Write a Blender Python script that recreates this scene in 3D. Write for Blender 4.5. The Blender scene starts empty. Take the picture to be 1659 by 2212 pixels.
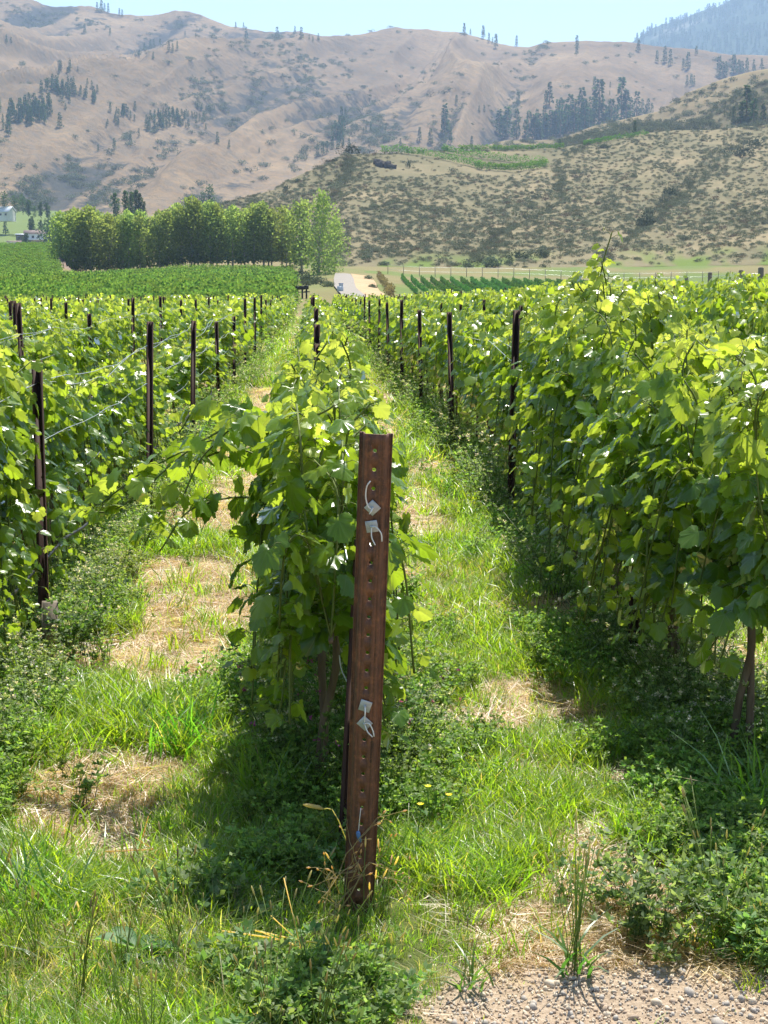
import bpy, math, random
import numpy as np
from mathutils import Vector, Euler
R = math.radians
RS = np.random.RandomState
scene = bpy.context.scene

# ------------------------------------------------------------------ camera, sky, sun, exposure
CAMZ = 1.75; PITCH = 8.05; YAW = 2.55; F = 3470.0
cd = bpy.data.cameras.new("camera"); cam = bpy.data.objects.new("camera", cd)
scene.collection.objects.link(cam); scene.camera = cam
cam.location = (0, 0, CAMZ); cam.rotation_euler = (R(90 - PITCH), 0, -R(YAW))
cd.sensor_fit = 'VERTICAL'; cd.sensor_height = 24; cd.lens = 24 * F / 2212; cd.clip_start = 0.1; cd.clip_end = 20000
SUN_EL, SUN_AZ = 63.0, 20.0            # azimuth clockwise from +Y (view direction) towards +X
w = bpy.data.worlds.new("World"); scene.world = w; w.use_nodes = True
nt = w.node_tree; bg = nt.nodes['Background']
sky = nt.nodes.new('ShaderNodeTexSky'); sky.sky_type = 'NISHITA'; sky.sun_disc = False
sky.sun_elevation = R(SUN_EL); sky.sun_rotation = R(SUN_AZ); sky.air_density = 1.0; sky.dust_density = 0.4; sky.ozone_density = 2.0
nt.links.new(sky.outputs[0], bg.inputs[0]); bg.inputs[1].default_value = 0.09
sl = bpy.data.lights.new("sun", 'SUN'); sun = bpy.data.objects.new("sun", sl); scene.collection.objects.link(sun)
sl.energy = 5.0; sl.angle = R(0.5); sl.color = (1.0, 0.95, 0.86)
sd = Vector((math.sin(R(SUN_AZ)) * math.cos(R(SUN_EL)), math.cos(R(SUN_AZ)) * math.cos(R(SUN_EL)), math.sin(R(SUN_EL))))
sun.rotation_euler = (-sd).to_track_quat('-Z', 'Y').to_euler(); sun.location = (20, 20, 60)
vs = scene.view_settings; vs.view_transform = 'Standard'; vs.look = 'None'; vs.gamma = 1; vs.exposure = 1.05
scene.cycles.max_bounces = 8; scene.cycles.transparent_max_bounces = 8; scene.cycles.volume_bounces = 1
scene.cycles.diffuse_bounces = 4; scene.cycles.transmission_bounces = 4; scene.cycles.use_denoising = True

CR = np.array(Euler(cam.rotation_euler).to_matrix())
def ray(x, y):
    """pixel of the 1659x2212 photograph -> (azimuth, tangent of elevation)"""
    x = np.asarray(x, float); y = np.asarray(y, float)
    d = np.stack(np.broadcast_arrays((x - 829.5) / F, (1106 - y) / F, -1.0 + 0 * x), -1) @ CR.T
    return np.arctan2(d[..., 0], d[..., 1]), d[..., 2] / np.hypot(d[..., 0], d[..., 1])
def P(x, y, r):
    a, t = ray(x, y)
    return np.stack([np.sin(a) * r, np.cos(a) * r, CAMZ + t * r], -1)
def az2x(a): return 829.5 + F * np.tan(a - R(YAW))

# ------------------------------------------------------------------ mesh helpers
def link(o, parent=None):
    scene.collection.objects.link(o)
    if parent is not None: o.parent = parent
    return o
def tag(o, label=None, cat=None, group=None, kind=None):
    if label: o['label'] = label
    if cat: o['category'] = cat
    if group: o['group'] = group
    if kind: o['kind'] = kind
    return o
def empty(name, loc=(0, 0, 0), rz=0):
    o = bpy.data.objects.new(name, None); o.location = loc; o.rotation_euler[2] = rz; o.empty_display_size = .1
    return link(o)
def np_mesh(name, V, Fs, mat, col=None, smooth=False):
    """V (N,3); Fs list of (M,k) int arrays; col (N,3) colour attribute 'col'"""
    if not isinstance(Fs, (list, tuple)): Fs = [Fs]
    Fs = [np.asarray(f, np.int32) for f in Fs if len(f)]
    me = bpy.data.meshes.new(name)
    V = np.asarray(V, np.float32)
    me.vertices.add(len(V)); me.vertices.foreach_set('co', V.ravel())
    if Fs:
        idx = np.concatenate([f.ravel() for f in Fs])
        tot = np.concatenate([np.full(len(f), f.shape[1], np.int32) for f in Fs])
        st = np.concatenate([[0], np.cumsum(tot)[:-1]]).astype(np.int32)
        me.loops.add(len(idx)); me.loops.foreach_set('vertex_index', idx)
        me.polygons.add(len(tot)); me.polygons.foreach_set('loop_start', st)
        if smooth: me.polygons.foreach_set('use_smooth', np.ones(len(tot), bool))
    if col is not None:
        a = me.color_attributes.new('col', 'FLOAT_COLOR', 'POINT')
        c = np.ones((len(V), 4), np.float32); c[:, :3] = col; a.data.foreach_set('color', c.ravel())
    me.update(calc_edges=True)
    if mat: me.materials.append(mat)
    return me
def obj(name, me, parent=None): return link(bpy.data.objects.new(name, me), parent)
class MB:
    def __init__(s): s.V = []; s.F = {}; s.C = []; s.n = 0
    def add(s, V, Fs, col=(1, 1, 1)):
        V = np.asarray(V, float)
        if not isinstance(Fs, (list, tuple)): Fs = [Fs]
        for f in Fs:
            f = np.asarray(f, int)
            if len(f): s.F.setdefault(f.shape[1], []).append(f + s.n)
        s.V.append(V); c = np.asarray(col, float)
        s.C.append(np.broadcast_to(c, (len(V), 3)) if c.ndim == 1 else c); s.n += len(V)
        return s
    def mesh(s, name, mat, smooth=False):
        return np_mesh(name, np.concatenate(s.V), [np.concatenate(f) for f in s.F.values()], mat, np.concatenate(s.C), smooth)
    def obj(s, name, mat, parent=None, smooth=False): return obj(name, s.mesh(name, mat, smooth), parent)
def nrm(v): return v / np.maximum(np.linalg.norm(v, axis=-1, keepdims=True), 1e-9)
def tube(pts, rad, n=5, cap=True):
    pts = np.asarray(pts, float); m = len(pts); rad = np.broadcast_to(np.asarray(rad, float), (m,))
    t = nrm(np.gradient(pts, axis=0)); ref = np.array([0.31, 0.17, 0.93]) if abs(t[0][2]) < .9 else np.array([1., .1, 0])
    a = nrm(np.cross(t, ref)); b = np.cross(t, a)
    th = np.arange(n) * 2 * np.pi / n
    V = pts[:, None] + rad[:, None, None] * (np.cos(th)[None, :, None] * a[:, None] + np.sin(th)[None, :, None] * b[:, None])
    V = V.reshape(-1, 3); i = np.arange(m - 1)[:, None] * n; j = np.arange(n)[None]; k = (j + 1) % n
    Fq = np.stack([i + j, i + k, i + n + k, i + n + j], -1).reshape(-1, 4)
    if cap and n == 4: Fq = np.concatenate([Fq, [[3, 2, 1, 0]], [[(m - 1) * n + q for q in range(4)]]])
    elif cap:
        V = np.concatenate([V, [pts[0], pts[-1]]]); c0 = m * n
        tri = [(c0, (q + 1) % n, q) for q in range(n)] + [(c0 + 1, (m - 1) * n + q, (m - 1) * n + (q + 1) % n) for q in range(n)]
        return V, [Fq, np.array(tri)]
    return V, [Fq]
def box(c, s, rot=0.0):
    x, y, z = np.array(s) / 2.; V = np.array([(i * x, j * y, k * z) for k in (-1, 1) for j in (-1, 1) for i in (-1, 1)])
    if rot:
        ca, sa = math.cos(rot), math.sin(rot); V = V @ np.array([[ca, sa, 0], [-sa, ca, 0], [0, 0, 1]])
    return V + np.array(c), [np.array([(0, 2, 3, 1), (4, 5, 7, 6), (0, 1, 5, 4), (2, 6, 7, 3), (0, 4, 6, 2), (1, 3, 7, 5)])]
def spline(pts, n):
    pts = np.asarray(pts, float); t = np.linspace(0, 1, len(pts)); u = np.linspace(0, 1, n)
    P0 = np.vstack([2 * pts[0] - pts[1], pts, 2 * pts[-1] - pts[-2]])
    i = np.minimum((u * (len(pts) - 1)).astype(int), len(pts) - 2); f = (u * (len(pts) - 1) - i)[:, None]
    a, b, c, d = P0[i], P0[i + 1], P0[i + 2], P0[i + 3]
    return .5 * ((2 * b) + (-a + c) * f + (2 * a - 5 * b + 4 * c - d) * f ** 2 + (-a + 3 * b - 3 * c + d) * f ** 3)

# value noise
_T = RS(7).rand(256, 256)
def vn(x, y):
    xi = np.floor(x).astype(int); yi = np.floor(y).astype(int); fx = x - xi; fy = y - yi
    fx = fx * fx * (3 - 2 * fx); fy = fy * fy * (3 - 2 * fy)
    g = lambda a, b: _T[a & 255, b & 255]
    return (g(xi, yi) * (1 - fx) + g(xi + 1, yi) * fx) * (1 - fy) + (g(xi, yi + 1) * (1 - fx) + g(xi + 1, yi + 1) * fx) * fy
def fbm(x, y, o=4):
    x = np.asarray(x, float); y = np.asarray(y, float); s = 0; a = .5; t = 0
    for k in range(o): s = s + a * vn(x * 2 ** k + 17.3 * k, y * 2 ** k + 9.1 * k); t += a; a *= .5
    return s / t
def sstep(a, b, x): t = np.clip((np.asarray(x, float) - a) / (b - a), 0, 1); return t * t * (3 - 2 * t)

# ------------------------------------------------------------------ materials
def newmat(name):
    m = bpy.data.materials.new(name); m.use_nodes = True; n = m.node_tree.nodes; n.clear()
    out = n.new('ShaderNodeOutputMaterial'); return m, m.node_tree, out
def N(t, kind, **kw):
    n = t.nodes.new(kind)
    for k, v in kw.items():
        if k.startswith('i_'):
            key = k[2:]; n.inputs[int(key) if key.isdigit() else key].default_value = v
        else: setattr(n, k, v)
    return n
def math_(t, op, a, b=None, c=None):
    n = t.nodes.new('ShaderNodeMath'); n.operation = op
    for i, v in enumerate((a, b, c)):
        if v is None: continue
        if hasattr(v, 'links'): t.links.new(v, n.inputs[i])
        else: n.inputs[i].default_value = v
    return n.outputs[0]
def mixc(t, f, a, b, blend='MIX'):
    n = t.nodes.new('ShaderNodeMix'); n.data_type = 'RGBA'; n.blend_type = blend
    for i, v in ((0, f), (6, a), (7, b)):
        if hasattr(v, 'links'): t.links.new(v, n.inputs[i])
        elif i == 0: n.inputs[0].default_value = v
        else: n.inputs[i].default_value = (*v, 1)
    return n.outputs[2]
def noise(t, scale, detail=4, rough=.6, vec=None, dist=0):
    n = t.nodes.new('ShaderNodeTexNoise'); n.inputs['Scale'].default_value = scale; n.inputs['Detail'].default_value = detail
    n.inputs['Roughness'].default_value = rough; n.inputs['Distortion'].default_value = dist
    if vec is not None: t.links.new(vec, n.inputs['Vector'])
    return n.outputs[0]
def ramp(t, f, stops):
    n = t.nodes.new('ShaderNodeValToRGB'); e = n.color_ramp.elements
    while len(e) < len(stops): e.new(.5)
    for k, (p, c) in enumerate(stops):
        e[k].position = p; e[k].color = (*c, 1) if not isinstance(c, float) else (c, c, c, 1)
    t.links.new(f, n.inputs[0]); return n.outputs[0]
def foliage_shader(t, out, col, tcol, tfac=.45, rough=.4, spec=.06, gl=.4):
    d = N(t, 'ShaderNodeBsdfDiffuse'); tr = N(t, 'ShaderNodeBsdfTranslucent'); g = N(t, 'ShaderNodeBsdfGlossy'); g.inputs['Roughness'].default_value = rough
    t.links.new(col, d.inputs[0]); t.links.new(tcol, tr.inputs[0])
    m1 = N(t, 'ShaderNodeMixShader'); m1.inputs[0].default_value = tfac
    t.links.new(d.outputs[0], m1.inputs[1]); t.links.new(tr.outputs[0], m1.inputs[2])
    fr = N(t, 'ShaderNodeFresnel'); fr.inputs[0].default_value = 1.4
    f = math_(t, 'ADD', math_(t, 'MULTIPLY', fr.outputs[0], gl), spec)
    m2 = N(t, 'ShaderNodeMixShader'); t.links.new(f, m2.inputs[0]); t.links.new(m1.outputs[0], m2.inputs[1]); t.links.new(g.outputs[0], m2.inputs[2])
    t.links.new(m2.outputs[0], out.inputs[0])

def vine_leaf_mat(name, veins):
    m, t, out = newmat(name)
    a = N(t, 'ShaderNodeAttribute', attribute_name='col'); s = N(t, 'ShaderNodeSeparateColor'); t.links.new(a.outputs[0], s.inputs[0])
    oi = N(t, 'ShaderNodeObjectInfo')
    v = s.outputs[0]
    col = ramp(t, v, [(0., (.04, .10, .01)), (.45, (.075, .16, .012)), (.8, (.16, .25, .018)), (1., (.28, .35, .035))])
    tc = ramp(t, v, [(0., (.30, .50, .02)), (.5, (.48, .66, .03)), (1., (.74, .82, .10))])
    if veins:
        x = math_(t, 'SUBTRACT', s.outputs[1], .5); y = s.outputs[2]
        ang = math_(t, 'ABSOLUTE', math_(t, 'ARCTAN2', x, y)); pp = math_(t, 'PINGPONG', ang, .42)
        rad = math_(t, 'SQRT', math_(t, 'ADD', math_(t, 'MULTIPLY', x, x), math_(t, 'MULTIPLY', y, y)))
        dv = math_(t, 'MULTIPLY', pp, rad)
        vein = math_(t, 'SUBTRACT', 1.0, math_(t, 'MINIMUM', math_(t, 'DIVIDE', dv, .018), 1.0))
        col = mixc(t, math_(t, 'MULTIPLY', vein, .6), col, (.16, .24, .06)); tc = mixc(t, math_(t, 'MULTIPLY', vein, .5), tc, (.5, .6, .15))
    nz = noise(t, 60, 2)
    k = math_(t, 'ADD', math_(t, 'MULTIPLY', nz, .5), .75)
    hsv = N(t, 'ShaderNodeHueSaturation'); t.links.new(col, hsv.inputs['Color']); t.links.new(k, hsv.inputs['Value'])
    foliage_shader(t, out, hsv.outputs[0], tc, .54, .28, .02, .5)
    return m
M_LEAF = vine_leaf_mat('vine_leaf_near', True); M_LEAF2 = vine_leaf_mat('vine_leaf', False)

def colmat(name, tf=.35, tmul=(1.5, 1.6, .8), rough=.5, spec=.03, var=.35, gl=.1):
    """foliage whose own colour comes from the mesh attribute, varied a little from plant to plant"""
    m, t, out = newmat(name)
    a = N(t, 'ShaderNodeAttribute', attribute_name='col'); oi = N(t, 'ShaderNodeObjectInfo')
    h = N(t, 'ShaderNodeHueSaturation'); t.links.new(a.outputs[0], h.inputs['Color'])
    t.links.new(math_(t, 'ADD', math_(t, 'MULTIPLY', oi.outputs['Random'], var), 1 - var / 2), h.inputs['Value'])
    t.links.new(math_(t, 'ADD', math_(t, 'MULTIPLY', oi.outputs['Random'], .04), .48), h.inputs['Hue'])
    tc = mixc(t, 1.0, h.outputs[0], tmul, 'MULTIPLY')
    foliage_shader(t, out, h.outputs[0], tc, tf, rough, spec, gl); return m
M_PLANT = colmat('meadow_plants', .45, (3.0, 3.0, 1.2), .5, .015, .35, .12)
M_TREE = colmat('tree_foliage', .4, (2.6, 2.6, 1.2), .6, .0, .35, 0)
M_SAGE = colmat('sage_foliage', .2, (1.4, 1.4, 1.1), .8, .0, .4, 0)

def simple(name, c1, c2, scale=8, rough=.8, spec=.3, bump=0, metal=0, stretch=None):
    m, t, out = newmat(name); b = N(t, 'ShaderNodeBsdfPrincipled')
    tc = N(t, 'ShaderNodeTexCoord'); vec = tc.outputs['Object']
    if stretch:
        mp = N(t, 'ShaderNodeMapping'); mp.inputs['Scale'].default_value = stretch; t.links.new(vec, mp.inputs[0]); vec = mp.outputs[0]
    nz = noise(t, scale, 6, .65, vec)
    t.links.new(mixc(t, math_(t, 'MULTIPLY', math_(t, 'SUBTRACT', nz, .3), 2.2), c1, c2), b.inputs['Base Color'])
    b.inputs['Roughness'].default_value = rough; b.inputs['Metallic'].default_value = metal; b.inputs['Specular IOR Level'].default_value = spec
    if bump:
        bp = N(t, 'ShaderNodeBump'); bp.inputs['Strength'].default_value = bump; bp.inputs['Distance'].default_value = .002
        t.links.new(noise(t, scale * 4, 4, .7, vec), bp.inputs['Height']); t.links.new(bp.outputs[0], b.inputs['Normal'])
    t.links.new(b.outputs[0], out.inputs[0]); return m
M_BARK = simple('vine_bark', (.09, .06, .04), (.22, .16, .11), 30, .9, .1, .6, stretch=(1, 1, .2))
M_CANE = simple('cane_bark', (.08, .12, .025), (.17, .2, .05), 20, .7)
M_TRUNK = simple('pale_trunk', (.3, .26, .2), (.5, .46, .38), 3, .9)
M_DTRUNK = simple('dark_trunk', (.08, .06, .05), (.14, .1, .08), 3, .9)
M_RUSTD = simple('dark_rusty_steel', (.02, .01, .008), (.075, .032, .018), 25, .75, .3, .3, stretch=(1, 1, .15))
M_WIRE = simple('galvanised_wire', (.42, .44, .44), (.62, .64, .64), 30, .35, .6, metal=.7)
M_ZINC = simple('galvanised_plate', (.33, .35, .36), (.55, .57, .58), 60, .4, .5, .2, metal=.4)
M_HOSE = simple('black_hose', (.012, .012, .014), (.03, .03, .035), 10, .45)
M_WOOD = simple('weathered_wood', (.17, .14, .11), (.33, .28, .23), 12, .9, .1, .3, stretch=(1, 1, .1))
M_BLUE = simple('blue_plastic', (.08, .16, .35), (.12, .24, .45), 20, .5)
M_WHITE = simple('white_wall', (.62, .62, .6), (.75, .75, .73), 1, .7)
M_ROOFB = simple('brown_roof', (.2, .14, .12), (.3, .22, .19), 1, .8)
M_ROOFW = simple('pale_metal_roof', (.5, .54, .58), (.62, .66, .7), .5, .5)
M_BWALL = simple('brown_wall', (.13, .1, .08), (.22, .17, .13), 1, .8)
M_GLASS = simple('window_glass', (.02, .03, .04), (.05, .06, .08), 1, .15, .6)
M_ROCK = simple('dark_rock', (.05, .045, .045), (.13, .11, .1), .6, .9, .1, .5)
M_STONE = None

# rusty front post
m, t, out = newmat('rust_brown_steel'); M_RUST = m
b = N(t, 'ShaderNodeBsdfPrincipled'); tc = N(t, 'ShaderNodeTexCoord'); mp = N(t, 'ShaderNodeMapping'); mp.inputs['Scale'].default_value = (1, 1, .07)
t.links.new(tc.outputs['Object'], mp.inputs[0]); st = noise(t, 90, 5, .7, mp.outputs[0]); bl = noise(t, 14, 6, .7, tc.outputs['Object']); fine = noise(t, 420, 3, .7, tc.outputs['Object'])
c = ramp(t, bl, [(.3, (.045, .024, .016)), (.5, (.095, .042, .024)), (.72, (.19, .07, .03))])
c = mixc(t, ramp(t, noise(t, 38, 7, .8, tc.outputs['Object']), [(.5, 0.), (.62, .8)]), c, (.27, .11, .045)); c = mixc(t, ramp(t, st, [(.42, 0.), (.7, .75)]), c, (.21, .09, .05)); c = mixc(t, ramp(t, st, [(.28, .8), (.42, 0.)]), c, (.04, .02, .013))
c = mixc(t, ramp(t, fine, [(.6, 0.), (.75, .5)]), c, (.34, .26, .2))
t.links.new(c, b.inputs['Base Color']); b.inputs['Roughness'].default_value = .62; b.inputs['Metallic'].default_value = .15
bp = N(t, 'ShaderNodeBump'); bp.inputs['Strength'].default_value = .5; bp.inputs['Distance'].default_value = .001; t.links.new(fine, bp.inputs['Height']); t.links.new(bp.outputs[0], b.inputs['Normal'])
t.links.new(b.outputs[0], out.inputs[0])

# ground: soil, straw, turf, gravel mixed by the mesh mask (R straw, G green, B gravel)
m, t, out = newmat('meadow_ground'); M_GROUND = m
b = N(t, 'ShaderNodeBsdfPrincipled'); b.inputs['Roughness'].default_value = .95; b.inputs['Specular IOR Level'].default_value = .1
a = N(t, 'ShaderNodeAttribute', attribute_name='col'); s = N(t, 'ShaderNodeSeparateColor'); t.links.new(a.outputs[0], s.inputs[0])
geo = N(t, 'ShaderNodeNewGeometry'); pos = geo.outputs['Position']
n1 = noise(t, 9, 8, .75, pos); n2 = noise(t, 1.1, 5, .6, pos); n3 = noise(t, 60, 5, .75, pos); n4 = noise(t, .12, 6, .6, pos)
soil = ramp(t, n1, [(.3, (.07, .05, .03)), (.55, (.15, .105, .06)), (.8, (.25, .18, .11))])
straw = ramp(t, n3, [(.3, (.16, .11, .06)), (.55, (.34, .24, .13)), (.75, (.5, .38, .22))])
turf = ramp(t, n1, [(.3, (.04, .09, .015)), (.55, (.09, .17, .025)), (.8, (.17, .25, .05))])
far = ramp(t, n4, [(.35, (.16, .2, .06)), (.6, (.3, .26, .12))])
grav = ramp(t, n3, [(.3, (.26, .19, .13)), (.55, (.44, .34, .24)), (.75, (.6, .5, .38))])
c = mixc(t, s.outputs[0], soil, straw); c = mixc(t, s.outputs[1], c, turf); c = mixc(t, s.outputs[2], c, grav)
t.links.new(c, b.inputs['Base Color'])
bp = N(t, 'ShaderNodeBump'); bp.inputs['Strength'].default_value = .8; bp.inputs['Distance'].default_value = .02; t.links.new(n3, bp.inputs['Height']); t.links.new(bp.outputs[0], b.inputs['Normal'])
t.links.new(b.outputs[0], out.inputs[0])

def hill_mat(name, stops, scrub, s1, s2, thr, scale2=1.0, bump=1.0):
    """dry slope: grass colour, scrub colour where the mesh mask (R = gully scrub, on the mountain also painted broad shade) and noise agree"""
    m, t, out = newmat(name); b = N(t, 'ShaderNodeBsdfPrincipled'); b.inputs['Roughness'].default_value = 1; b.inputs['Specular IOR Level'].default_value = 0
    a = N(t, 'ShaderNodeAttribute', attribute_name='col'); s = N(t, 'ShaderNodeSeparateColor'); t.links.new(a.outputs[0], s.inputs[0])
    pos = N(t, 'ShaderNodeNewGeometry').outputs['Position']
    nb = noise(t, s1, 8, .6, pos); ns = noise(t, s2, 8, .72, pos)
    g = ramp(t, nb, stops)
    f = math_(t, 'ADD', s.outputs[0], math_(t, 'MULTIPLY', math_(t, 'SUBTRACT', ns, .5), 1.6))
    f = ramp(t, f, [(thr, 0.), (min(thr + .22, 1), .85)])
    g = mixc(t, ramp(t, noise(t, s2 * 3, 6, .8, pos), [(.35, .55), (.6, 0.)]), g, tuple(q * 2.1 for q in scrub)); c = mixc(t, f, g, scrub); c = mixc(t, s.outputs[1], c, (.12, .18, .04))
    t.links.new(c, b.inputs['Base Color'])
    bp = N(t, 'ShaderNodeBump'); bp.inputs['Strength'].default_value = .6; bp.inputs['Distance'].default_value = bump; t.links.new(ns, bp.inputs['Height']); t.links.new(bp.outputs[0], b.inputs['Normal'])
    t.links.new(b.outputs[0], out.inputs[0]); return m
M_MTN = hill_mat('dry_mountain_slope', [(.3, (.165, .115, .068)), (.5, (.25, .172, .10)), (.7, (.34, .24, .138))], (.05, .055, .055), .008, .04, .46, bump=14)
M_SPUR = hill_mat('dry_spur_slope', [(.3, (.13, .10, .06)), (.5, (.19, .145, .085)), (.7, (.26, .195, .115))], (.08, .08, .05), .02, .08, .6, bump=2)
M_DARKH = hill_mat('rocky_scrub_slope', [(.3, (.10, .085, .06)), (.6, (.16, .13, .08))], (.07, .075, .045), .02, .1, .45, bump=2)
M_SLOPE = hill_mat('sagebrush_slope', [(.3, (.115, .10, .06)), (.5, (.175, .145, .085)), (.7, (.28, .215, .13))], (.09, .095, .06), .03, .35, .7, bump=.5)
M_RIDGE = hill_mat('forested_ridge', [(.35, (.025, .035, .025)), (.58, (.04, .055, .035)), (.68, (.2, .18, .15))], (.03, .045, .025), .004, .02, .5, bump=10)

# ------------------------------------------------------------------ the land
VINE_END = 112.0
COLS = {  # photograph column -> (distance, row of the photograph) knots beyond the vineyard
    -400: [(170, 622), (250, 612), (270, 606), (430, 538), (520, 548), (800, 541), (1000, 480), (1300, 452)],
    0:    [(170, 626), (245, 612), (270, 604), (430, 536), (520, 548), (800, 541), (1000, 480), (1300, 452)],
    125:  [(170, 627), (250, 611), (275, 604), (430, 535), (520, 548), (800, 540), (1000, 480), (1300, 452)],
    200:  [(170, 628), (255, 609), (300, 603), (345, 598), (430, 580), (800, 530), (1000, 490), (1300, 455)],
    400:  [(170, 628), (290, 598), (330, 588), (370, 583), (430, 572), (800, 520), (1000, 490), (1300, 455)],
    630:  [(170, 632), (270, 605), (310, 592), (340, 582), (400, 572), (800, 520), (1300, 470)],
    745:  [(150, 640), (200, 622), (260, 600), (300, 591), (340, 588), (400, 575), (800, 530), (1300, 480)],
    900:  [(150, 652), (215, 643), (320, 606), (345, 596), (400, 577), (800, 530), (1300, 480)],
    1250: [(150, 652), (220, 640), (320, 614), (345, 602), (400, 572), (800, 530), (1300, 480)],
    1659: [(150, 650), (220, 632), (320, 612), (345, 600), (400, 565), (800, 520), (1300, 480)],
    2400: [(150, 650), (220, 632), (320, 612), (345, 600), (400, 565), (800, 520), (1300, 480)]}
_cx = sorted(COLS); _az = []; _prof = []
for cx in _cx:
    k = COLS[cx]; te = [float(ray(cx, y)[1]) for r, y in k]
    _az.append(float(ray(cx, 600)[0])); _prof.append(([30, 60, VINE_END, 118] + [r for r, y in k], [0, -.15, -.45, -.47] + [CAMZ + q * r for (r, y), q in zip(k, te)]))
_az = np.array(_az)
def ground_z(X, Y):
    X = np.asarray(X, float); Y = np.asarray(Y, float); r = np.hypot(X, Y); a = np.clip(np.arctan2(X, Y), _az[0], _az[-1])
    Z = np.stack([np.interp(r, p[0], p[1]) for p in _prof])
    i = np.clip(np.searchsorted(_az, a) - 1, 0, len(_az) - 2); f = (a - _az[i]) / (_az[i + 1] - _az[i])
    z = np.take_along_axis(Z, i[None], 0)[0] * (1 - f) + np.take_along_axis(Z, i[None] + 1, 0)[0] * f
    near = .05 * (fbm(X * .9, Y * .9, 3) - .5) + .03 * (fbm(X * 5, Y * 5, 2) - .5)
    return z + near * np.clip(r / 6, .4, 1) + .34 * sstep(1.9, 9, X) * sstep(3, 14, Y) * sstep(150, 60, r) + sstep(120, 300, r) * 1.2 * (fbm(X * .03, Y * .03, 3) - .5)
ROW0, ROWS = .12, 1.47
def lane(X): return np.abs(((np.asarray(X) - ROW0) / ROWS + .5) % 1 - .5) * 2     # 0 on a row, 1 in the middle of a lane
def straw_mask(X, Y):
    n = fbm(X * 1.5 + 40, Y * .95 + 11, 4)
    m = sstep(.47, .60, n + .26 * (lane(X) - .75) + .05 * (Y > 6.5))
    for (px, py, s) in SPOTS: m = np.maximum(m, np.exp(-((X - px) / s) ** 2 - ((Y - py) / (s * 2.2)) ** 2) * (0.4 + fbm(X * 6, Y * 6, 2)))
    return np.clip(m, 0, 1)
SPOTS = [(float(p[0]), float(p[1]), s) for p, s in [(P(460, 1190, 9.8), .25), (P(470, 1070, 12.), .28), (P(420, 1400, 7.4), .22), (P(360, 1500, 6.8), .2), (P(950, 1320, 8.4), .24), (P(1000, 1330, 8.3), .2), (P(940, 1740, 5.3), .1),
         (P(940, 1060, 13), .35), (P(840, 900, 20), .4), (P(1350, 1690, 5.6), .12), (P(300, 1870, 4.9), .07), (P(250, 2050, 4.2), .08), (P(800, 830, 26), .4), (P(1130, 1680, 5.6), .1)]]
def gravel_mask(X, Y):
    e = 3.58 + .36 * sstep(.0, .5, X) - .1 * sstep(.9, 1.3, X) + .35 * (fbm(X * 3, Y * 3, 3) - .5)
    return sstep(.12, -.12, Y - e) * sstep(-.2, .35, X)
# polar sheet all round the camera
azs = np.unique(np.concatenate([np.linspace(-np.pi, R(-14), 50), np.linspace(R(-14), R(19), 420), np.linspace(R(19), np.pi, 50)]))
rr = np.concatenate([[0.0], np.geomspace(.5, 30, 230), np.geomspace(30.4, 1500, 170), np.geomspace(1550, 9000, 12)])
A, RR = np.meshgrid(azs, rr); X = np.sin(A) * RR; Y = np.cos(A) * RR
Zg = ground_z(X.ravel(), Y.ravel()).reshape(X.shape)
nr, na = X.shape
idx = np.arange(nr * na).reshape(nr, na); q = np.stack([idx[:-1, :-1], idx[:-1, 1:], idx[1:, 1:], idx[1:, :-1]], -1).reshape(-1, 4)
def far_green(X, Y):
    r = np.hypot(X, Y); x = az2x(np.clip(np.arctan2(X, Y), -1.2, 1.2))
    n = fbm(X * .05, Y * .05, 4)
    left = sstep(660, 630, x); g = left * sstep(118, 130, r) * sstep(440, 425, r) * .95
    g = np.where((x > 140) & (r > 300) & (x < 740), .1 + .2 * n, g)
    g = np.where((x > 790) & (r > 130), .3 + .45 * sstep(.45, .6, n), g)
    g = np.where((x > 640) & (x <= 790) & (r > 125), .15 + .6 * n, g)
    g = np.where((r > 520) & (x < 300), .75, g)
    return g
Xf, Yf = X.ravel(), Y.ravel(); rf = RR.ravel()
straw = np.where(rf < 118, straw_mask(Xf, Yf), .35 + .4 * (fbm(Xf * .06 + 5, Yf * .06, 3)))
straw = np.where((rf > 118) & (az2x(np.clip(np.arctan2(Xf, Yf), -1.2, 1.2)) > 600), .35 + .4 * (fbm(Xf * .08, Yf * .08, 3)), straw)
green = np.where(rf < 118, (.45 + .3 * fbm(Xf * 2, Yf * 2, 3)) * (1 - straw_mask(Xf, Yf)), far_green(Xf, Yf))
gv = gravel_mask(Xf, Yf) * (rf < 30)
g = obj('ground', np_mesh('ground', np.stack([Xf, Yf, Zg.ravel()], -1), q[:, ::-1], M_GROUND, np.stack([straw, green, gv], -1), True)); tag(g, kind='structure')

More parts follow.
